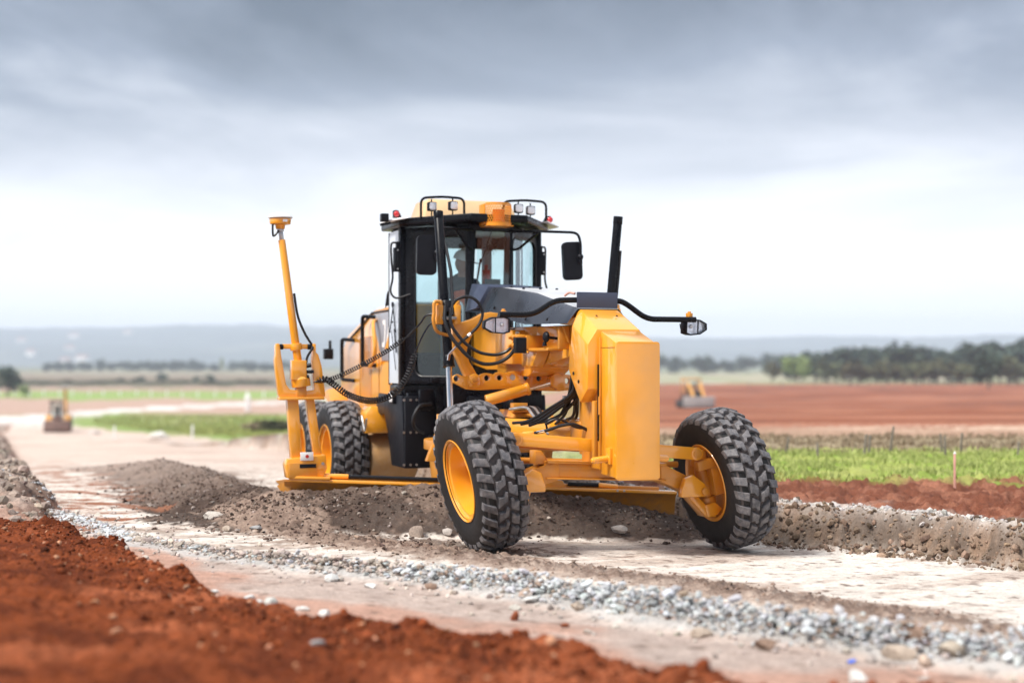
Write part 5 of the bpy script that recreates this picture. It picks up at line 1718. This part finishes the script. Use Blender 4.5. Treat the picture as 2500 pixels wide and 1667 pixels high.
# grey crushed stone ridge
n = 15000
x, y = along(G_L, n, .080, .26, .93)
keep = (y > 5.0) & (x < 3.6)
x, y = x[keep], y[keep]
n = len(x)
fade = np.interp(x, [-4, -2, -.8, .3], [.25, .55, .8, 1.0])
k2 = rng.random(n) < fade
x, y = x[k2], y[k2]
n = len(x)
sz = np.clip(rng.lognormal(-4.55, .58, n), .005, .045)
pts = place(x, y)
dg_ = pdist(x[None, :], y[None, :], G_L)[0]
hum = np.clip(1 - dg_ / .22, 0, 1) * np.interp(x, [-3, -1, 1], [.02, .08, .13])
pts = [(p[0], p[1], p[2] + h * rng.random()) for p, h in zip(pts, hum)]
cols = shades((.50, .52, .535), n, .10)
br = rng.random(n) < .16
cols[br] = shades((.33, .25, .20), br.sum(), .2)
earthy = (x < -.75) & (x > -3.3) & (rng.random(n) < .72)
cols[earthy] = shades((.44, .37, .325), earthy.sum(), .16)
scatter('gravel', pts, sz, cols, sub=1, flat=.72, sink=.36, seed=21, label='ridge of loose grey crushed stone along the road edge', cat='gravel')
# loose stones spread either side of it
n = 1500
x, y = along(G_L, n, .34, .12, .95)
keep = (y > 5.2) & (y < np.interp(x, B_X, B_Y) - .5)
x, y = x[keep], y[keep]
n = len(x)
scatter('pebbles', place(x, y), np.clip(rng.lognormal(-4.25, .45, n), .006, .035), shades((.46, .40, .36), n, .18), sub=1, seed=31, label='scattered pale pebbles on the compacted dirt', cat='pebbles')
# dirt clods on the windrows
n = 5200
xa, ya = along(PILE, 5200, .42)
xb, yb = along(W2_L, 2200, .6)
xd, yd = along(W4_L, 2400, .42)
xb, yb = np.concatenate([xb, xd]), np.concatenate([yb, yd])
xc, yc = along(W3_L, 2600, .26, .0, .85)
x, y = np.concatenate([xa, xb, xc]), np.concatenate([ya, yb, yc])
keep = (y < np.interp(x, [p[0] for p in PILE], [p[1] for p in PILE]) - .06) | (x < -2.7) | (x > 2.2)
x, y = x[keep], y[keep]
n = len(x)
cols = shades((.105, .073, .059), n, .3)
lt = rng.random(n) < .12
cols[lt] = shades((.32, .27, .24), lt.sum(), .2)
band = np.r_[np.zeros(len(xa) + len(xb), bool), np.ones(len(xc), bool)][keep]
cols[band] = shades((.25, .18, .142), band.sum(), .25)
scatter('dirt_clods', place(x, y), np.clip(rng.lognormal(-4.6, .5, n), .005, .035) * np.where(band, .75, 1), cols, sub=1, seed=41, sink=.35, label='brown dirt clods heaped in the windrow before the blade', cat='dirt')
# red clods on the spoil bank
n = 11000
x = rng.uniform(-5.5, 2.4, n)
y = np.interp(x, E_X, E_Y) - np.abs(rng.normal(0, 1.1, n)) - .02
keep = (y > 2.9) & (np.abs(x) < .5 * y + .6)
x, y = x[keep], y[keep]
n = len(x)
cols = shades((.175, .044, .015), n, .3)
lt = rng.random(n) < .06
cols[lt] = shades((.42, .22, .13), lt.sum(), .2)
scatter('red_clods', place(x, y), np.clip(rng.lognormal(-4.7, .55, n), .004, .04), cols, sub=1, seed=51, sink=.40, smooth=True, label='rust red soil clods on the spoil bank', cat='soil')
# rubble on the near-left bank and crumbs on the far bank
n = 1500
x = rng.uniform(-16, -4.2, n)
y = np.interp(x, L_X, L_Y) - np.abs(rng.normal(0, .9, n)) * np.clip(-x / 6, .8, 2)
keep = y > np.interp(x, E_X, E_Y) + .1
x, y = x[keep], y[keep]
n = len(x)
scatter('rubble', place(x, y), np.clip(rng.lognormal(-3.3, .5, n), .015, .11), shades((.31, .25, .21), n, .25), sub=1, seed=61, sink=.35, label='grey brown rubble on the bank beside the road bend', cat='rubble')
n = 9500
x = rng.uniform(-1.5, 6.2, n)
top_ = rng.random(n) < .36
y = np.interp(x, B_X, B_Y) + np.where(top_, rng.normal(.78, .16, n), rng.normal(.16, .24, n))
scatter('bank_crumbs', place(x, y), np.clip(rng.lognormal(-4.25, .6, n), .005, .06) * np.where(top_, .8, 1), np.where(top_[:, None], shades((.46, .43, .41), n, .16), shades((.20, .14, .102), n, .3)), sub=1, seed=71, sink=.35, label='crumbled soil and stone on the cut bank face', cat='soil')

# single stones one can point at
shp, Fst = rock_mesh_arrays(2, 8, 99)


def stone(x, y, s, c, label, flat=.65, group=None, sink=.22, rz=None, name='stone'):
    A = shp[random.randrange(8)] * np.array([1.15, .9, flat]) * s
    me = bpy.data.meshes.new(name)
    me.from_pydata([tuple(p) for p in A], [], [tuple(int(i) for i in f) for f in Fst])
    at = me.attributes.new('soil', 'FLOAT_COLOR', 'POINT')
    at.data.foreach_set('color', np.repeat(np.array([[*c, 1.0]]), len(A), 0).astype(np.float32).ravel())
    me.polygons.foreach_set('use_smooth', np.ones(len(me.polygons), dtype=bool))
    me.set_sharp_from_angle(angle=R(30))
    o = link(name, me, 'stone_mix', loc=(x, y, gz(x, y) + s * flat * (1 - 2 * sink)), rot=(0, 0, rz if rz is not None else random.uniform(0, 6)))
    tag(o, label, 'stone', group)
    return o


WH, BR, GR, TN = (.60, .60, .58), (.24, .165, .125), (.36, .36, .36), (.40, .33, .27)
stone(-1.40, 8.28, .062, (.52, .52, .48), 'rounded pale grey cobble on the crest of the red soil bank', .7)
stone(-1.50, 8.42, .040, WH, 'small white stone touching the rounded cobble on the red bank', .7)
stone(-1.07, 8.10, .045, WH, 'white flat stone on the red bank edge, apart from the cobble', .55)
stone(-1.22, 8.30, .035, WH, 'white chip between the cobble and the flat white stone', .5)
stone(-1.62, 8.75, .038, WH, 'white stone at the pink dirt margin behind the red bank', .55)
stone(-1.90, 9.05, .03, WH, 'tiny white stone at the foot of the red bank crest', .55)
stone(-.86, 6.3, .026, GR, 'lone grey pebble half sunk in the smooth red soil', .5)
stone(-2.95, 14.1, .085, (.46, .42, .38), 'pale flat rock on the brown windrow trailing off the blade end', .5)
stone(-2.42, 13.45, .05, GR, 'dark grey rounded rock on the brown windrow', .8)
stone(-2.70, 13.5, .06, TN, 'tan rock on the skirt of the windrow', .6)
stone(-.90, 13.55, .085, (.30, .24, .20), 'brown boulder at the foot of the dirt pile by the tyre', .75)
stone(-.62, 13.62, .05, (.42, .38, .35), 'grey rock beside the brown boulder at the pile foot', .8)
stone(1.06, 13.95, .07, (.40, .37, .35), 'grey upright rock at the pile foot between the front tyres', 1.0)
for px_s, py_s, s_, c_, l_, f_ in (
        (2.10, 7.42, .085, BR, 'big dark brown rock on top of the grey stone ridge', .8),
        (1.96, 7.22, .07, TN, 'broad tan rock leaning on the big brown rock', .6),
        (2.22, 7.20, .075, (.36, .31, .25), 'olive brown slab in the grey ridge by the big brown rock', .6),
        (2.06, 7.10, .045, (.46, .36, .29), 'peach coloured rock below the big brown rock', .75),
        (1.35, 7.55, .055, BR, 'brown rock in the grey ridge near its pebbly foot', .6),
        (1.05, 7.86, .05, TN, 'tan rock bedded in the lower side of the grey ridge', .6),
        (.40, 8.65, .055, TN, 'sandy rock at the foot of the grey ridge', .6),
        (.12, 8.95, .05, WH, 'white rock at the foot of the grey ridge', .55),
        (.02, 8.75, .045, (.50, .47, .42), 'cream flat stone lying off the grey ridge', .4),
        (-.55, 9.6, .045, BR, 'brown stone below the start of the grey ridge', .55),
        (-1.25, 9.85, .05, WH, 'white angular stone where the grey ridge thins out', .7),
        (-.95, 9.55, .04, WH, 'small white stone on the pink dirt below the ridge', .5),
        (1.62, 6.62, .05, WH, 'pale lump of stone at the red bank edge', .7)):
    stone(px_s, py_s, s_, c_, l_, f_)
stone(.02, 8.28, .036, (.25, .075, .035), 'red soil lump alone on the pink dirt strip', 1.1, name='soil_lump')
stone(.30, 8.05, .026, (.25, .075, .035), 'small red crumb beside the red lump on the dirt strip', .7, name='soil_lump')
# scrap of blue plastic
mb = MB()
mb.plate([(-.022, -.014), (.010, -.018), (.024, .004), (.004, .017), (-.018, .012)], (0, 0, .012), (1, 0, .25), (0, 1, .15), .004)
o = P('plastic_scrap', mb, 'blue_plastic', None, loc=(1.72, 7.2, gz(1.72, 7.2)))
tag(o, 'bright blue plastic scrap on the pink dirt strip', 'litter')

# ------------------------------------------------------------------ machines further off
bh = empty('backhoe_loader', (-42.6, 133.5, gz(-42.6, 133.5)), R(15))
tag(bh, 'muddy backhoe loader with wide front bucket working on the road bend', 'backhoe loader')
P('loader_bucket', MB().hull([(x, y, z) for x in (-1.18, 1.18) for y, z in ((-2.6, .08), (-1.7, .05), (-1.6, .95), (-2.0, 1.15), (-2.75, .30))]), 'far_brown', bh, .03)
for s in (-1, 1):
    P('loader_arm', MB().bar((s * .62, -1.9, .75), (s * .58, -.2, 1.35), .14, .24), 'far_yellow', bh, .03)
    wf = MB().lathe([(-.18, .12), (-.20, .30), (-.19, .46), (-.10, .50), (.10, .50), (.19, .46), (.20, .30), (.18, .12)], Matrix.Translation((s * .95, -.9, .50)), n=24)
    P('front_wheel', wf, 'sidewall', bh)
    wr_ = MB().lathe([(-.24, .2), (-.27, .5), (-.25, .74), (-.15, .80), (.15, .80), (.25, .74), (.27, .5), (.24, .2)], Matrix.Translation((s * .95, 1.3, .80)), n=28)
    P('rear_wheel', wr_, 'sidewall', bh)
    P('front_fender', MB().hull([(s * x, y, z) for x in (.55, 1.15) for y, z in ((-.5, 1.05), (.2, 1.15), (.2, 1.6), (-.3, 1.45))]), 'far_yellow', bh, .04)
P('bonnet', MB().hull([(x, y, z) for x in (-.42, .42) for y, z in ((-1.5, .8), (-1.5, 1.35), (.2, 1.55), (.2, .7))]), 'far_brown', bh, .05)
P('cab_frame', MB().bar((-.75, .2, 1.3), (-.68, .3, 2.75), .09, .09, (0, 1, 0)).bar((.35, .2, 1.3), (.32, .3, 2.75), .09, .09, (0, 1, 0)).bar((-.75, 1.7, 1.3), (-.68, 1.6, 2.75), .09, .09, (0, 1, 0)).bar((.35, 1.7, 1.3), (.32, 1.6, 2.75), .09, .09, (0, 1, 0)).box(-.75, .4, .2, 1.7, 1.2, 1.4), 'far_dark', bh, .02)
P('cab_roof', MB().box(-.82, .42, .1, 1.8, 2.75, 2.92), 'far_brown', bh, .05)
P('cab_glass', MB().box(-.72, .32, .22, .235, 1.45, 2.75), 'cab_glass', bh)
P('operator_seat', MB().box(-.35, .1, .9, 1.4, 1.4, 1.9).box(-.35, .1, 1.3, 1.45, 1.9, 2.4), 'far_dark', bh, .05)
P('boom', MB().bar((.62, 2.2, 1.1), (.60, 2.5, 2.9), .30, .42, (0, 1, 0)), 'far_yellow', bh, .04)
P('dipper', MB().bar((.60, 2.5, 2.8), (.52, 2.15, 4.05), .24, .34, (0, 1, 0)), 'far_yellow', bh, .04)
P('boom_head', MB().box(.36, .70, 2.0, 2.35, 3.95, 4.30), 'far_pale', bh, .05)
P('stabiliser', MB().bar((-.9, 2.2, .3), (-.7, 2.2, 1.2), .14, .14, (0, 1, 0)).bar((.95, 2.2, .3), (.8, 2.2, 1.2), .14, .14, (0, 1, 0)), 'far_yellow', bh, .02)

bz = empty('bulldozer', (15.6, 123, gz(15.6, 123)), R(8))
bz.scale = (.82, .82, .82)
tag(bz, 'yellow bulldozer with pale blade out on the red field', 'bulldozer')
P('dozer_blade', MB().hull([(x, y, z) for x in (-1.65, 1.65) for y, z in ((-2.7, 0), (-2.5, .1), (-2.55, .75), (-2.65, 1.30), (-2.78, 1.30))]), 'far_pale', bz, .03)
P('blade_edge', MB().box(-1.68, 1.68, -2.86, -2.80, .02, .22), 'far_dark', bz, .01)
for s in (-1, 1):
    P('lift_arm', MB().bar((s * .55, -2.5, 1.2), (s * .62, -.7, 2.6), .26, .36), 'far_yellow', bz, .03)
    P('track', MB().hull([(s * x, y, z) for x in (.85, 1.35) for y, z in ((-1.9, .25), (-1.6, .02), (1.6, .02), (2.0, .3), (1.8, .85), (-1.6, .8))]), 'far_dark', bz, .06)
P('engine_bay', MB().hull([(x, y, z) for x in (-.5, .5) for y, z in ((-1.9, .8), (-1.9, 1.7), (-.2, 1.85), (-.2, .8))]), 'far_dark', bz, .05)
P('hull_plate', MB().box(-.85, .85, -1.2, 1.9, .7, 1.5), 'far_brown', bz, .05)
for px0, py0 in ((-.85, -.2), (.85, -.2), (-.85, 1.4), (.85, 1.4)):
    P('cab_pillar', MB().bar((px0, py0, 1.5), (px0 * .94, py0 + (.1 if py0 < 0 else -.1), 3.0), .12, .12, (0, 1, 0)), 'far_yellow', bz, .02)
P('cab_roof', MB().box(-.95, .95, -.3, 1.6, 3.0, 3.15), 'far_yellow', bz, .04)
P('cab_glass', MB().box(-.78, .78, -.12, -.10, 1.6, 2.95), 'cab_glass', bz)
P('seat', MB().box(-.35, .35, .6, 1.1, 1.5, 1.95).box(-.35, .35, 1.0, 1.15, 1.95, 2.5), 'far_dark', bz, .05)

# ------------------------------------------------------------------ fences and markers
def fence(name, label, pts, h, r, mat, wires, lean=.04):
    base_ = Vector((pts[0][0], pts[0][1], gz(*pts[0], False)))
    f_ = empty(name, base_)
    tag(f_, label, 'fence')
    me = MB().cyl((0, 0, -.25), (0, 0, h), r, r * .9, n=8).mesh('post', .004)
    tops = []
    for x, y in pts:
        z = gz(x, y, False)
        hh = random.uniform(.9, 1.08)
        o = link('post', me, mat, f_, Vector((x, y, z)) - base_, (random.uniform(-lean, lean), random.uniform(-lean, lean), 0))
        o.scale = (1, 1, hh)
        tops.append(Vector((x, y, z)) - base_)
    for w_ in wires:
        P('wire_strand', MB().tube([p + Vector((0, 0, w_)) for p in tops], .006 if h < 2 else .01, 5), 'wire', f_)
    return f_


pw = []
for i in range(21):
    x = -122 + i * 3.9 + random.uniform(-.3, .3)
    pw.append((x, 338 - i * 1.2 + (i % 5) * .4))
fence('white_post_fence', 'row of white posts along the green verge beyond the pale road', pw, 1.5, .19, 'post_white', (.9,), .02)
def peg_things():
    me = MB().cyl((0, 0, -.1), (0, 0, .42), .022, .018, n=8).mesh('field_peg', .003)
    for i in range(13):
        x = 3.6 + .46 * i + random.uniform(-.2, .2)
        y = 23.2 + random.uniform(-.7, 1.3)
        o = link('field_peg', me, 'post_wood', None, (x, y, gz(x, y)), (random.uniform(-.12, .12), random.uniform(-.12, .12), 0))
        o.scale = (1, 1, random.uniform(.6, 1.15))
        tag(o, 'short weathered wooden peg at the back of the green strip', 'peg', 'wooden pegs behind the green strip')


peg_things()
pw = [(50 + 6.5 * i, 300 - 2.2 * i) for i in range(12)]
fence('paddock_fence', 'thin post fence below the dark wood at the field edge', pw, 1.5, .08, 'post_wood', (.8, 1.3), .02)


def marker(name, x, y, h, w, mat, label, cat, tip=None):
    o = empty(name, (x, y, gz(x, y)))
    tag(o, label, cat)
    P('shaft', MB().box(-w / 2, w / 2, -w / 2, w / 2, -.2, h), mat, o, w * .12)
    if tip:
        P('cap', MB().hull([(a * w * .62, b * w * .62, h) for a in (-1, 1) for b in (-1, 1)] + [(0, 0, h + w * 1.4)]), tip, o)
    return o


marker('survey_stake', 5.26, 16.9, .40, .024, 'stake_pink', 'pinkish wooden survey stake standing in the red soil before the grass', 'stake', 'post_white')
marker('marker_post', -23.2, 83, .75, .09, 'post_white', 'white marker post on the green slope near the backhoe loader', 'post', 'post_white')
marker('marker_post', -17.3, 77, .8, .09, 'post_white', 'white marker post at the low edge of the green slope by the bank', 'post', 'post_white')
marker('white_pillar', -43.5, 234, 2.1, .75, 'post_white', 'stout white pillar beside the far pale road', 'pillar', 'post_white')


def heap(name, x, y, w, h, c, label, cat):
    A = rock_mesh_arrays(2, 1, 400 + int(abs(x)))[0][0] * np.array([w, w * .7, h])
    Fh = rock_mesh_arrays(2, 1, 1)[1]
    me = bpy.data.meshes.new(name)
    me.from_pydata([tuple(p) for p in A], [], [tuple(int(i) for i in f) for f in Fh])
    at = me.attributes.new('soil', 'FLOAT_COLOR', 'POINT')
    at.data.foreach_set('color', np.repeat(np.array([[*c, 1.0]]), len(A), 0).astype(np.float32).ravel())
    o = link(name, me, 'stone_mix', loc=(x, y, gz(x, y, False) + h * .35))
    tag(o, label, cat)


heap('boulder', -20.4, 82.5, .50, .40, (.62, .60, .56), 'white boulder low on the green slope', 'boulder')
heap('boulder', -30.5, 104, .45, .3, (.50, .45, .42), 'grey boulder higher on the green slope', 'boulder')

# ------------------------------------------------------------------ trees and shrubs
def crown_mesh(name, seed, nl, rx, rz, leaf, lumps):
    """leaf-clump quads spread through several overlapping lobes"""
    r = np.random.default_rng(seed)
    V, Fq, L = [], [], []
    lob = [(r.uniform(-.55, .55), r.uniform(-.55, .55), r.uniform(-.45, .6), r.uniform(.35, .65)) for _ in range(lumps)]
    for i in range(nl):
        lx, ly, lz, lr = lob[r.integers(lumps)]
        d_ = r.normal(size=3)
        d_ /= np.linalg.norm(d_)
        rad = lr * r.uniform(.45, 1.05)
        p = np.array([(lx + d_[0] * rad) * rx, (ly + d_[1] * rad) * rx, (lz + d_[2] * rad) * rz])
        n_ = d_ + r.normal(0, .6, 3)
        n_ /= np.linalg.norm(n_)
        t_ = np.cross(n_, r.normal(size=3))
        t_ /= np.linalg.norm(t_)
        b_ = np.cross(n_, t_)
        s_ = leaf * r.uniform(.6, 1.3)
        o = len(V)
        V += [p - t_ * s_ - b_ * s_ * .6, p + t_ * s_ * .8 - b_ * s_ * .7, p + t_ * s_ + b_ * s_ * .7, p - t_ * s_ * .7 + b_ * s_ * .8]
        Fq.append((o, o + 1, o + 2, o + 3))
        L += [np.clip(.5 + r.normal(0, .28), 0, 1)] * 4
    me = bpy.data.meshes.new(name)
    me.from_pydata([tuple(v) for v in V], [], Fq)
    at = me.attributes.new('leaf', 'FLOAT', 'POINT')
    at.data.foreach_set('value', np.array(L, dtype=np.float32))
    return me


def trunk_mesh(h, r, seed):
    rr = random.Random(seed)
    mb = MB().cyl((0, 0, -.3), (rr.uniform(-.1, .1) * h * .3, 0, h * .55), r, r * .6, n=9)
    for k in range(5):
        a = rr.uniform(0, 6.28)
        z0 = h * rr.uniform(.3, .55)
        mb.cyl((0, 0, z0), (math.cos(a) * h * .28, math.sin(a) * h * .28, z0 + h * rr.uniform(.15, .35)), r * .4, r * .12, n=6)
    return mb.mesh('trunk')


CR = {
    'dark': [crown_mesh('crown', 301 + k, 620, 1, 1, .115, 9) for k in range(3)],
    'tall': [crown_mesh('crown', 321 + k, 560, .62, 1.05, .11, 8) for k in range(2)],
    'bush': [crown_mesh('crown', 341 + k, 420, 1, .7, .12, 9) for k in range(3)],
    'sparse': [crown_mesh('crown', 361 + k, 300, 1, 1, .12, 10) for k in range(2)],
}
TRUNK = [trunk_mesh(1.0, .035, k) for k in range(3)]
tcount = {}


def tree(name, x, y, h, w, kind, mat, label, group=None, cat='tree'):
    z = gz(x, y, False)
    t = empty(name, (x, y, z), random.uniform(0, 6.28))
    tag(t, label, cat, group)
    base_me = random.choice(CR[kind])
    key = (base_me.name, mat)
    if key not in tcount:
        m2 = base_me.copy()
        m2.materials.clear()
        m2.materials.append(MATS[mat])
        tcount[key] = m2
    c = link('crown', tcount[key], None, t, (0, 0, h * (.52 if cat == 'tree' else .42)))
    c.scale = (w / 2, w / 2, h * (.50 if cat == 'tree' else .5))
    k = link('trunk', random.choice(TRUNK), 'bark', t)
    k.scale = (h * 1.1, h * 1.1, h * .9)
    return t


def at_px(u, Y):
    """ground position at direction u = X/Y and distance Y"""
    return u * Y, Y


random.seed(21)
# wood beyond the red field: dark pines and gums, staggered
for i in range(24):
    u = .205 + .0072 * i + random.uniform(-.002, .002)
    Y = 470 + 25 * math.sin(i * 1.7) - 40 * sstep(.24, .36, u)
    x, y = at_px(u, Y)
    tree('pine_tree', x, y, random.uniform(8, 11.5) + (1.5 if i > 16 else 0), random.uniform(13, 18), 'dark', 'leaf_dark', 'dark blue-green tree in the wood beyond the red field', 'dark trees beyond the red field')
for i in range(20):
    u = .238 + .0062 * i + random.uniform(-.002, .002)
    x, y = at_px(u, 385 + random.uniform(-14, 14))
    tree('scrub_tree', x, y, random.uniform(5.5, 8.5), random.uniform(7, 10), 'bush', 'leaf_olive', 'olive scrub tree in front of the dark wood', 'olive scrub before the dark wood')
x, y = at_px(.200, 440)
tree('willow_tree', x, y, 8.2, 10.5, 'dark', 'leaf_lime', 'pale lime green rounded tree before the dark wood')
x, y = at_px(.245, 440)
tree('tall_tree', x, y, 11.5, 9.5, 'dark', 'leaf_dark', 'broad dark tree standing forward of the wood by the lime tree')
x, y = at_px(.222, 430)
tree('grey_tree', x, y, 7.5, 9, 'sparse', 'leaf_olive', 'thin greyish tree between the lime tree and the broad dark tree')
x, y = at_px(.183, 450)
tree('grey_tree', x, y, 7.0, 7.5, 'sparse', 'leaf_olive', 'thin greyish tree at the open end of the dark wood')
x, y = at_px(.335, 300)
tree('gum_tree', x, y, 7.6, 6.5, 'dark', 'leaf_dark', 'dark rounded tree standing in the olive scrub')
for i in range(9):
    u = .105 + .012 * i + random.uniform(-.004, .004)
    x, y = at_px(u, 900 + random.uniform(-60, 80))
    tree('hazy_tree', x, y, random.uniform(9, 14), random.uniform(14, 20), 'dark', 'leaf_dark', 'hazy tree on the pale plain past the wood', 'hazy trees past the wood')
# windbreak on the plain left of the machine
for i in range(26):
    u = -.325 + .0072 * i + random.uniform(-.002, .002)
    if 17 <= i <= 17:
        continue
    x, y = at_px(u, 1180 + random.uniform(-30, 60))
    tree('windbreak_tree', x, y, random.uniform(7.5, 11), random.uniform(11, 16), 'dark', 'leaf_dark', 'dark tree of the long windbreak below the hills', 'windbreak trees below the hills')
x, y = at_px(-.204, 1120)
tree('poplar_tree', x, y, 11, 6, 'tall', 'leaf_lime', 'slim yellow-green tree standing in the gap of the windbreak')
for i, (u, Y, h, w) in enumerate(((-.262, 560, 3.6, 5), (-.247, 575, 5.0, 6.5), (-.222, 590, 3.0, 4), (-.212, 585, 4.0, 5), (-.275, 570, 2.6, 4))):
    x, y = at_px(u, Y)
    tree('field_shrub', x, y, h, w, 'bush', 'leaf_dark', 'dark shrub dotted on the brown plain', 'shrubs on the brown plain', cat='shrub')
x, y = at_px(-.3545, 330)
tree('gum_tree', x, y, 7.2, 6.5, 'dark', 'leaf_dark', 'dark ragged tree by the brown plain beyond the road bend')
x, y = at_px(-.343, 322)
tree('young_tree', x, y, 3.4, 3.0, 'sparse', 'leaf_lime', 'small yellowish tree at the foot of the ragged dark tree')
for i, (u, Y, h, w, m) in enumerate(((-.172, 118, 1.5, 4.2, 'leaf_dry'), (-.163, 112, 1.6, 3.6, 'leaf_olive'))):
    x, y = at_px(u, Y)
    tree('dry_bush', x, y, h, w, 'bush', m, ('grey-brown dry bush on the green slope behind the receiver mast', 'olive bush next to the dry bush on the green slope')[i], cat='shrub')
# olive hedge line across the plain
for i in range(15):
    u = -.35 + .0125 * i
    x, y = at_px(u, 520 + random.uniform(-15, 20))
    tree('hedge_bush', x, y, random.uniform(1.6, 2.6), random.uniform(8, 12), 'bush', 'leaf_olive', 'low olive bush of the hedge across the plain', 'hedge bushes across the plain', cat='shrub')


# ------------------------------------------------------------------ houses on the far hillside
def house(x, y, w, d_, h, label, group=None):
    z = float(np.interp(y, [2600, 5200], [-7, 130])) * 0
    ji, ii = np.abs(hy - y).argmin(), np.abs(hx - x).argmin()
    z = float(HZ[ji, ii]) if y > 2600 else gz(x, y, False)
    o = empty('house', (x, y, z), random.uniform(-.4, .4))
    tag(o, label, 'house', group)
    P('wall', MB().box(-w / 2, w / 2, -d_ / 2, d_ / 2, -6, h), 'house_wall', o)
    P('roof', MB().hull([(a * w * .55, b * d_ * .6, h) for a in (-1, 1) for b in (-1, 1)] + [(a * w * .4, 0, h + d_ * .35) for a in (-1, 1)]), 'house_roof', o)
    for k in (-1, 1):
        P('window', MB().box(k * w * .25 - .8, k * w * .25 + .8, -d_ / 2 - .15, -d_ / 2 - .01, h * .35, h * .7), 'far_dark', o)


for u, Y, w in ((-.345, 3900, 26), (-.308, 4200, 30), (-.311, 3500, 24), (-.302, 3150, 30), (-.314, 3080, 24), (-.338, 3300, 22), (-.27, 4300, 24)):
    house(u * Y, Y, w, 14, 9, 'small white house on the wooded far hillside', 'houses on the far hillside')

# ------------------------------------------------------------------ grass
def grass(name, n, region, h, mat_a, label):
    V, Fg, L = [], [], []
    x, y = region(n)
    z = terrain(x[None, :], y[None, :], True)[0]
    for i in range(len(x)):
        for k in range(4):
            a = rng.uniform(0, 6.28)
            hh = h * rng.uniform(.5, 1.25)
            w_ = .012 * (y[i] / 14)
            dx, dy = math.cos(a) * w_, math.sin(a) * w_
            bx, by_ = x[i] + rng.normal(0, .05), y[i] + rng.normal(0, .05)
            lx, ly = rng.normal(0, .35 * hh, 2)
            o = len(V)
            V += [(bx - dx, by_ - dy, z[i] - .02), (bx + dx, by_ + dy, z[i] - .02), (bx + lx, by_ + ly, z[i] + hh)]
            Fg.append((o, o + 1, o + 2))
            L += [float(np.clip(rng.normal(.55, .25), 0, 1))] * 3
    me = bpy.data.meshes.new(name)
    me.from_pydata(V, [], Fg)
    at = me.attributes.new('leaf', 'FLOAT', 'POINT')
    at.data.foreach_set('value', np.array(L, dtype=np.float32))
    o = link(name, me, mat_a)
    tag(o, label, 'grass', kind='stuff')


def reg_right(n):
    y = 18.4 + 6.0 * rng.random(n) + rng.normal(0, .3, n)
    x = rng.uniform(.10, .44, n) * y
    k = fbm(x * .5, y * .9, 3, .6, 95) + rng.normal(0, .25, n) < .08
    return x[k], y[k]


def reg_dry(n):
    y = rng.uniform(23.8, 32, n)
    x = rng.uniform(.10, .44, n) * y
    k = fbm(x * .7, y * .9, 3, .6, 96) + rng.normal(0, .3, n) < .1
    return x[k], y[k]


grass('grass', 9000, reg_right, .06, 'leaf_grass', 'bright green grass strip behind the red soil')
grass('dry_grass', 2600, reg_dry, .075, 'leaf_dry', 'straw coloured rough grass along the wire fence')


def reg_left(n):
    y = rng.uniform(70, 210, n)
    x = rng.uniform(-.30, -.10, n) * y
    k = (pdist(x[None, :], y[None, :], ROAD_L)[0] > 9)
    return x[k], y[k]


grass('slope_grass', 6000, reg_left, .22, 'leaf_grass', 'green grass on the slope inside the road bend')

# ------------------------------------------------------------------ haze in the air
hz = bpy.data.materials.new('haze_air')
hz.use_nodes = True
hz.node_tree.nodes.clear()
pv = hz.node_tree.nodes.new('ShaderNodeVolumePrincipled')
pv.inputs['Color'].default_value = (.76, .845, 1.0, 1)
pv.inputs['Density'].default_value = 2.7e-4
pv.inputs['Anisotropy'].default_value = 0.0
ho = hz.node_tree.nodes.new('ShaderNodeOutputMaterial')
hz.node_tree.links.new(pv.outputs[0], ho.inputs['Volume'])
me = MB().box(-16000, 16000, -80, 6700, -12, 190).mesh('haze')
me.materials.append(hz)
tag(link('haze', me, None), 'pale blue haze over the plain', 'haze', kind='stuff')
